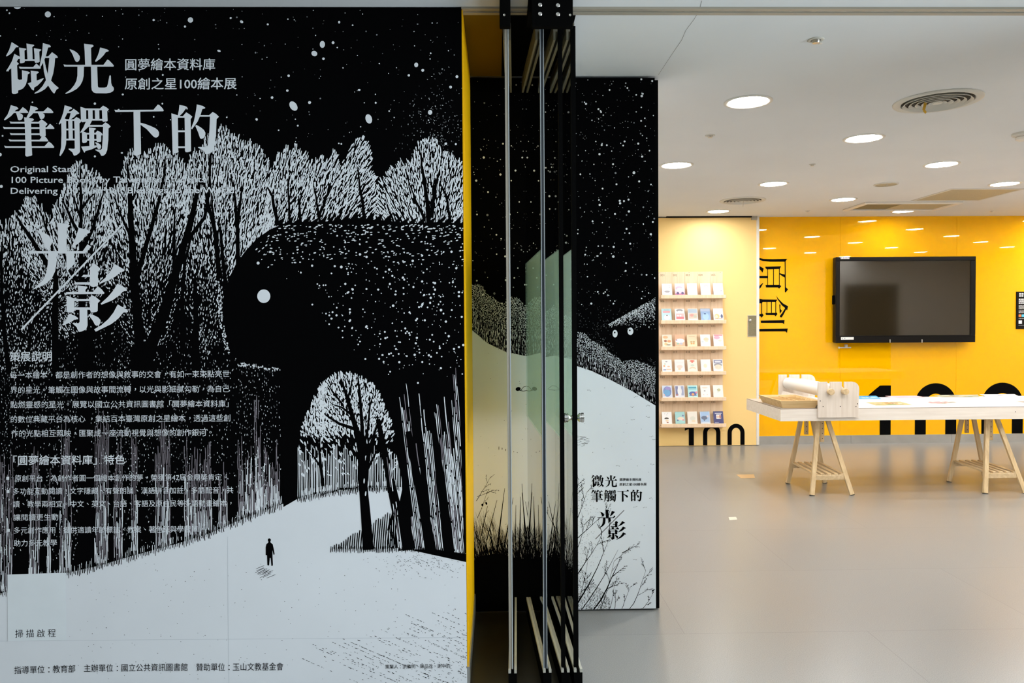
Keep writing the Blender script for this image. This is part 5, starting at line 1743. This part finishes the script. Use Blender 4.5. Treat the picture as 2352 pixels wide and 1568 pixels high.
def make_trestle(ox, lab):
    t = thing('trestle', lab, 'trestle', (ox + 2.90, 6.68, 0), 'pine trestles under the table')
    tops = [(2.848, 6.60), (2.934, 6.60), (2.842, 6.94), (2.936, 6.94)]
    feet = [(2.727, 6.435), (3.079, 6.435), (2.706, 6.925), (3.056, 6.925)]
    for (a, b), (c_, d) in zip(tops, feet):
        mb = MB()
        v = Vector((a - c_, b - d, .65)).normalized()
        mb.bar((ox + c_, d, .002), (ox + a, b, .641), .036, .024, M['pine'], (0, 1, 0))
        lg = mb.build('leg', t)
        mb = MB()
        mb.bar((ox + c_, d, 0), (ox + c_ + v.x * .006, d + v.y * .006, .006), .038, .026, M['vent_dark'], (0, 1, 0))
        mb.build('foot_pad', lg)
    for y, zb in ((6.60, .44), (6.94, .455)):
        mb = MB()
        x = ox + 2.895
        mb.box(x - .018, x + .018, y + .014, y + .032, zb, .646, M['pine'], .002)
        for z in (zb + .03, zb + .075, zb + .12, zb + .165):
            mb.lathe([(.0045, y + .0136 - y), (.0001, y + .0133 - y)], (x, y, z), M['vent_dark'], 10, 'Y')
        mb.build('height_post', t)
    mb = MB()
    mb.box(ox + 2.80, ox + 2.99, 6.60, 6.94, .628, .646, M['pine_h'], .002)
    mb.build('top_beam', t)
    for y, xa, xb, z in ((6.478, 2.762, 3.036, .150), (6.926, 2.743, 3.018, .170)):
        mb = MB()
        mb.box(ox + xa, ox + xb, y - .009, y + .009, z - .022, z + .022, M['pine_h'], .002)
        mb.build('cross_rail', t)
    for k in range(5):
        x = ox + 2.775 + k * .060
        mb = MB()
        mb.bar((x, 6.47, .178), (x - .018, 6.935, .198), .030, .012, M['pine_h'], (0, 0, 1))
        mb.build('slat', t)
    return t


make_trestle(0, 'pine trestle under the left end of the table, by the wooden tray')
make_trestle(1.527, 'pine trestle cut by the right edge of the picture, under the table')

# compartment tray
tray = thing('compartment_tray', 'shallow wooden tray with compartments on the left end of the table', 'tray', (2.64, 6.74, TZ1))
a0, a1, b0, b1 = 2.489, 2.777, 6.49, 6.99       # foot
c0, c1, d0, d1 = 2.462, 2.806, 6.462, 7.02      # rim
zt, zb = .826, TZ1 + .0005
mb = MB()
O = [(a0, b0, zb), (a1, b0, zb), (a1, b1, zb), (a0, b1, zb), (c0, d0, zt), (c1, d0, zt), (c1, d1, zt), (c0, d1, zt)]
w = .014
I = [(c0 + w, d0 + w, zt), (c1 - w, d0 + w, zt), (c1 - w, d1 - w, zt), (c0 + w, d1 - w, zt), (a0 + w, b0 + w, zb + .01), (a1 - w, b0 + w, zb + .01), (a1 - w, b1 - w, zb + .01), (a0 + w, b1 - w, zb + .01)]
fs = [(3, 2, 1, 0)] + [(i, (i + 1) % 4, 4 + (i + 1) % 4, 4 + i) for i in range(4)] + [(4 + i, 4 + (i + 1) % 4, 8 + (i + 1) % 4, 8 + i) for i in range(4)] + \
     [(8 + i, 8 + (i + 1) % 4, 12 + (i + 1) % 4, 12 + i) for i in range(4)] + [(12, 13, 14, 15)]
mb.add(O + I, fs, M['tray_wood'])
mb.build('tray_body', tray)
for k in range(4):
    y = d0 + w + (d1 - d0 - 2 * w) * (k + 1) / 5
    mb = MB()
    mb.box(c0 + w + .022, c1 - w - .024, y - .004, y + .004, zb + .01, zt - .006, M['tray_wood'])
    mb.build('divider', tray)
for x in (c0 + (c1 - c0) * .52,):
    mb = MB()
    mb.box(x - .004, x + .004, d0 + w + .026, d1 - w - .026, zb + .01, zt - .006, M['tray_wood'])
    mb.build('divider', tray)

# paper roll holder
hold = thing('roll_holder', 'plywood holder with two notched end plates clamped across the table', 'paper roll holder', (2.95, 6.88, TZ1))


def plate_outline(x0, x1, z0, z1):
    s1, s2 = x0 + .080, x0 + .106
    s3, s4 = x0 + .206, x0 + .229
    zs = z1 - .075
    r = .062
    arc = [(x1 - r + r * math.sin(a), z1 - r + r * math.cos(a)) for a in [math.pi / 2 * k / 8 for k in range(9)]]
    return [(x0, z0), (x0, z1), (s1, z1), (s1, zs), (s2, zs), (s2, z1), (s3, z1), (s3, zs), (s4, zs), (s4, z1)] + arc + [(x1 - .006, z0)]


mb = MB()
mb.prism([plate_outline(2.771, 3.128, .684, .992)], 6.415, 6.433, M['plywood'])
fp = mb.build('end_plate', hold)
mb = MB()
for px, py in ((1884, 920.5), (1890.5, 933.5), (1930, 933), (1966, 933.5), (1969.5, 927)):
    c = at(px, py, 1, 6.415)
    mb.lathe([(.005, -.0003), (.0001, -.0008)], (c.x, 6.415, c.z), M['vent_dark'], 12, 'Y')
mb.build('screw_holes', fp)
mb = MB()
mb.prism([plate_outline(2.776, 3.140, .684, .992)], 7.337, 7.355, M['plywood'])
mb.build('end_plate', hold)
mb = MB()
vs = [(2.79, 6.433, .765), (2.79, 7.337, .765), (2.815, 7.337, .832), (2.815, 6.433, .832), (2.835, 6.433, .826), (2.835, 7.337, .826), (2.81, 7.337, .765), (2.81, 6.433, .765)]
mb.add(vs, [(0, 1, 2, 3), (3, 2, 5, 4), (4, 5, 6, 7), (7, 6, 1, 0), (0, 3, 4, 7), (1, 6, 5, 2)], M['plywood_h'])
mb.build('sloping_board', hold)
mb = MB()
mb.box(2.81, 3.11, 6.433, 7.337, TZ1 + .0025, TZ1 + .014, M['plywood_h'])
mb.build('base_board', hold)
for xx, r, lab, zc in ((2.865, .056, 'thick white paper roll on the left dowel of the roll holder', .909), (2.990, .044, 'thinner white paper roll on the right dowel of the roll holder', .911)):
    t = thing('paper_roll', lab, 'paper roll', (xx, 6.88, zc), 'paper rolls in the plywood holder')
    mb = MB()
    mb.lathe([(.016, 6.50), (r, 6.50), (r, 7.32), (.016, 7.32)], (xx, 0, zc), M['paper'], 40, 'Y')
    mb.build('paper', t, smooth=True)
    mb = MB()
    mb.cyl((xx, 6.398, zc), (xx, 7.375, zc), .0118, M['pine_h'], 20)
    mb.build('dowel', t, smooth=True)
    mb = MB()
    mb.lathe([(.0118, 6.412), (.0268, 6.412), (.0268, 6.372), (.0255, 6.369), (.0001, 6.369)], (xx + .004, 0, zc), M['pine_h'], 28, 'Y')
    mb.build('end_knob', t, smooth=True)

# prints lying on the table
PRN = [
    ([(1963, 916), (2025, 915.5), (2012, 908.5), (1970, 909)], (.16, .48, .68), [((.35, .68, .80), 9), ((.08, .25, .50), 7), ((.62, .80, .84), 6)], 'bright blue print lying just right of the roll holder'),
    ([(2066, 914.5), (2136, 913.5), (2103, 908.2), (2033, 909)], (.85, .60, .64), [((.88, .70, .72), 5)], 'plain pink print in the back row on the table'),
    ([(2165, 912.3), (2250, 911.8), (2246, 905.8), (2145, 907)], (.55, .56, .46), [((.35, .42, .30), 9), ((.68, .56, .36), 8), ((.25, .24, .22), 5), ((.72, .70, .62), 6)], 'olive landscape print in the back row on the table'),
    ([(2272, 911.5), (2342, 910.5), (2330, 904.8), (2250, 905.5)], (.86, .85, .85), [((.35, .45, .66), 2), ((.62, .55, .52), 4)], 'white print with a small blue shape, back row at the right'),
    ([(2012, 931), (2096, 929.5), (2068, 922), (1988, 923.5)], (.66, .55, .34), [((.80, .62, .30), 8), ((.30, .42, .24), 6), ((.78, .72, .62), 8), ((.50, .30, .16), 5)], 'tan and green map like print in the front row beside the roll holder'),
    ([(2126, 928.5), (2213, 926.5), (2196, 920), (2117, 922)], (.84, .74, .72), [((.80, .36, .36), 12), ((.84, .52, .52), 8), ((.35, .42, .30), 3)], 'pale print with a red pink figure in the front row'),
    ([(2232, 927), (2342, 925), (2318, 918), (2224, 920)], (.86, .86, .85), [((.74, .80, .78), 5), ((.84, .70, .62), 2)], 'almost white print with faint lines in the front row'),
    ([(2362, 925.2), (2420, 924.5), (2385, 920), (2332, 921.5)], (.45, .42, .38), [((.30, .30, .28), 4)], 'grey brown print cut by the right edge of the picture'),
]
for q, bg, sp, lab in PRN:
    w_ = onplane(q, 2, TZ1 + .003)
    o_ = w_.mean(0)
    mb = MB()
    vs = [tuple(p - [0, 0, .001]) for p in w_] + [tuple(p) for p in w_]
    mb.add(vs, [(3, 2, 1, 0), (4, 5, 6, 7), (0, 1, 5, 4), (1, 2, 6, 5), (2, 3, 7, 6), (3, 0, 4, 7)], cmat(deep(bg, 1.6), .5))
    o = mb.build('art_print')
    tag(o, lab, 'print', 'prints lying on the display table')
    mb = MB()
    z = TZ1 + .0032
    for c_, n in sp:
        for k in range(n):
            u, v = U(.18, .82), U(.2, .8)
            ru, rv = U(.03, .16), U(.04, .14)
            pts = []
            for j in range(10):
                a = 2 * math.pi * j / 10
                uu, vv = min(.97, max(.03, u + ru * math.cos(a) * U(.7, 1.2))), min(.97, max(.03, v + rv * math.sin(a) * U(.7, 1.2)))
                p = (w_[0] * (1 - uu) + w_[1] * uu) * (1 - vv) + (w_[3] * (1 - uu) + w_[2] * uu) * vv
                pts.append((p[0], p[1], z))
            mb.add(pts, [tuple(range(10))], cmat(deep(c_, 1.6), .5))
            z += .00004
    s = mb.build('picture', o, fixn=False)

# small stickers on the floor
for pts, c_, lab in (([(2.352, 7.185), (2.49, 7.195), (2.54, 7.37), (2.36, 7.36)], (.62, .42, .22), 'orange beige square sticker on the floor before the trestle'),
                     ([(1.765, 5.665), (1.83, 5.68), (1.845, 5.76), (1.785, 5.755)], (.62, .58, .48), 'small pale sticker on the floor near the starry panel')):
    mb = MB()
    vs = [(x, y, .0002) for x, y in pts] + [(x, y, .0012) for x, y in pts]
    mb.add(vs, [(3, 2, 1, 0), (4, 5, 6, 7), (0, 1, 5, 4), (1, 2, 6, 5), (2, 3, 7, 6), (3, 0, 4, 7)], cmat(c_, .5))
    tag(mb.build('floor_sticker'), lab, 'sticker')
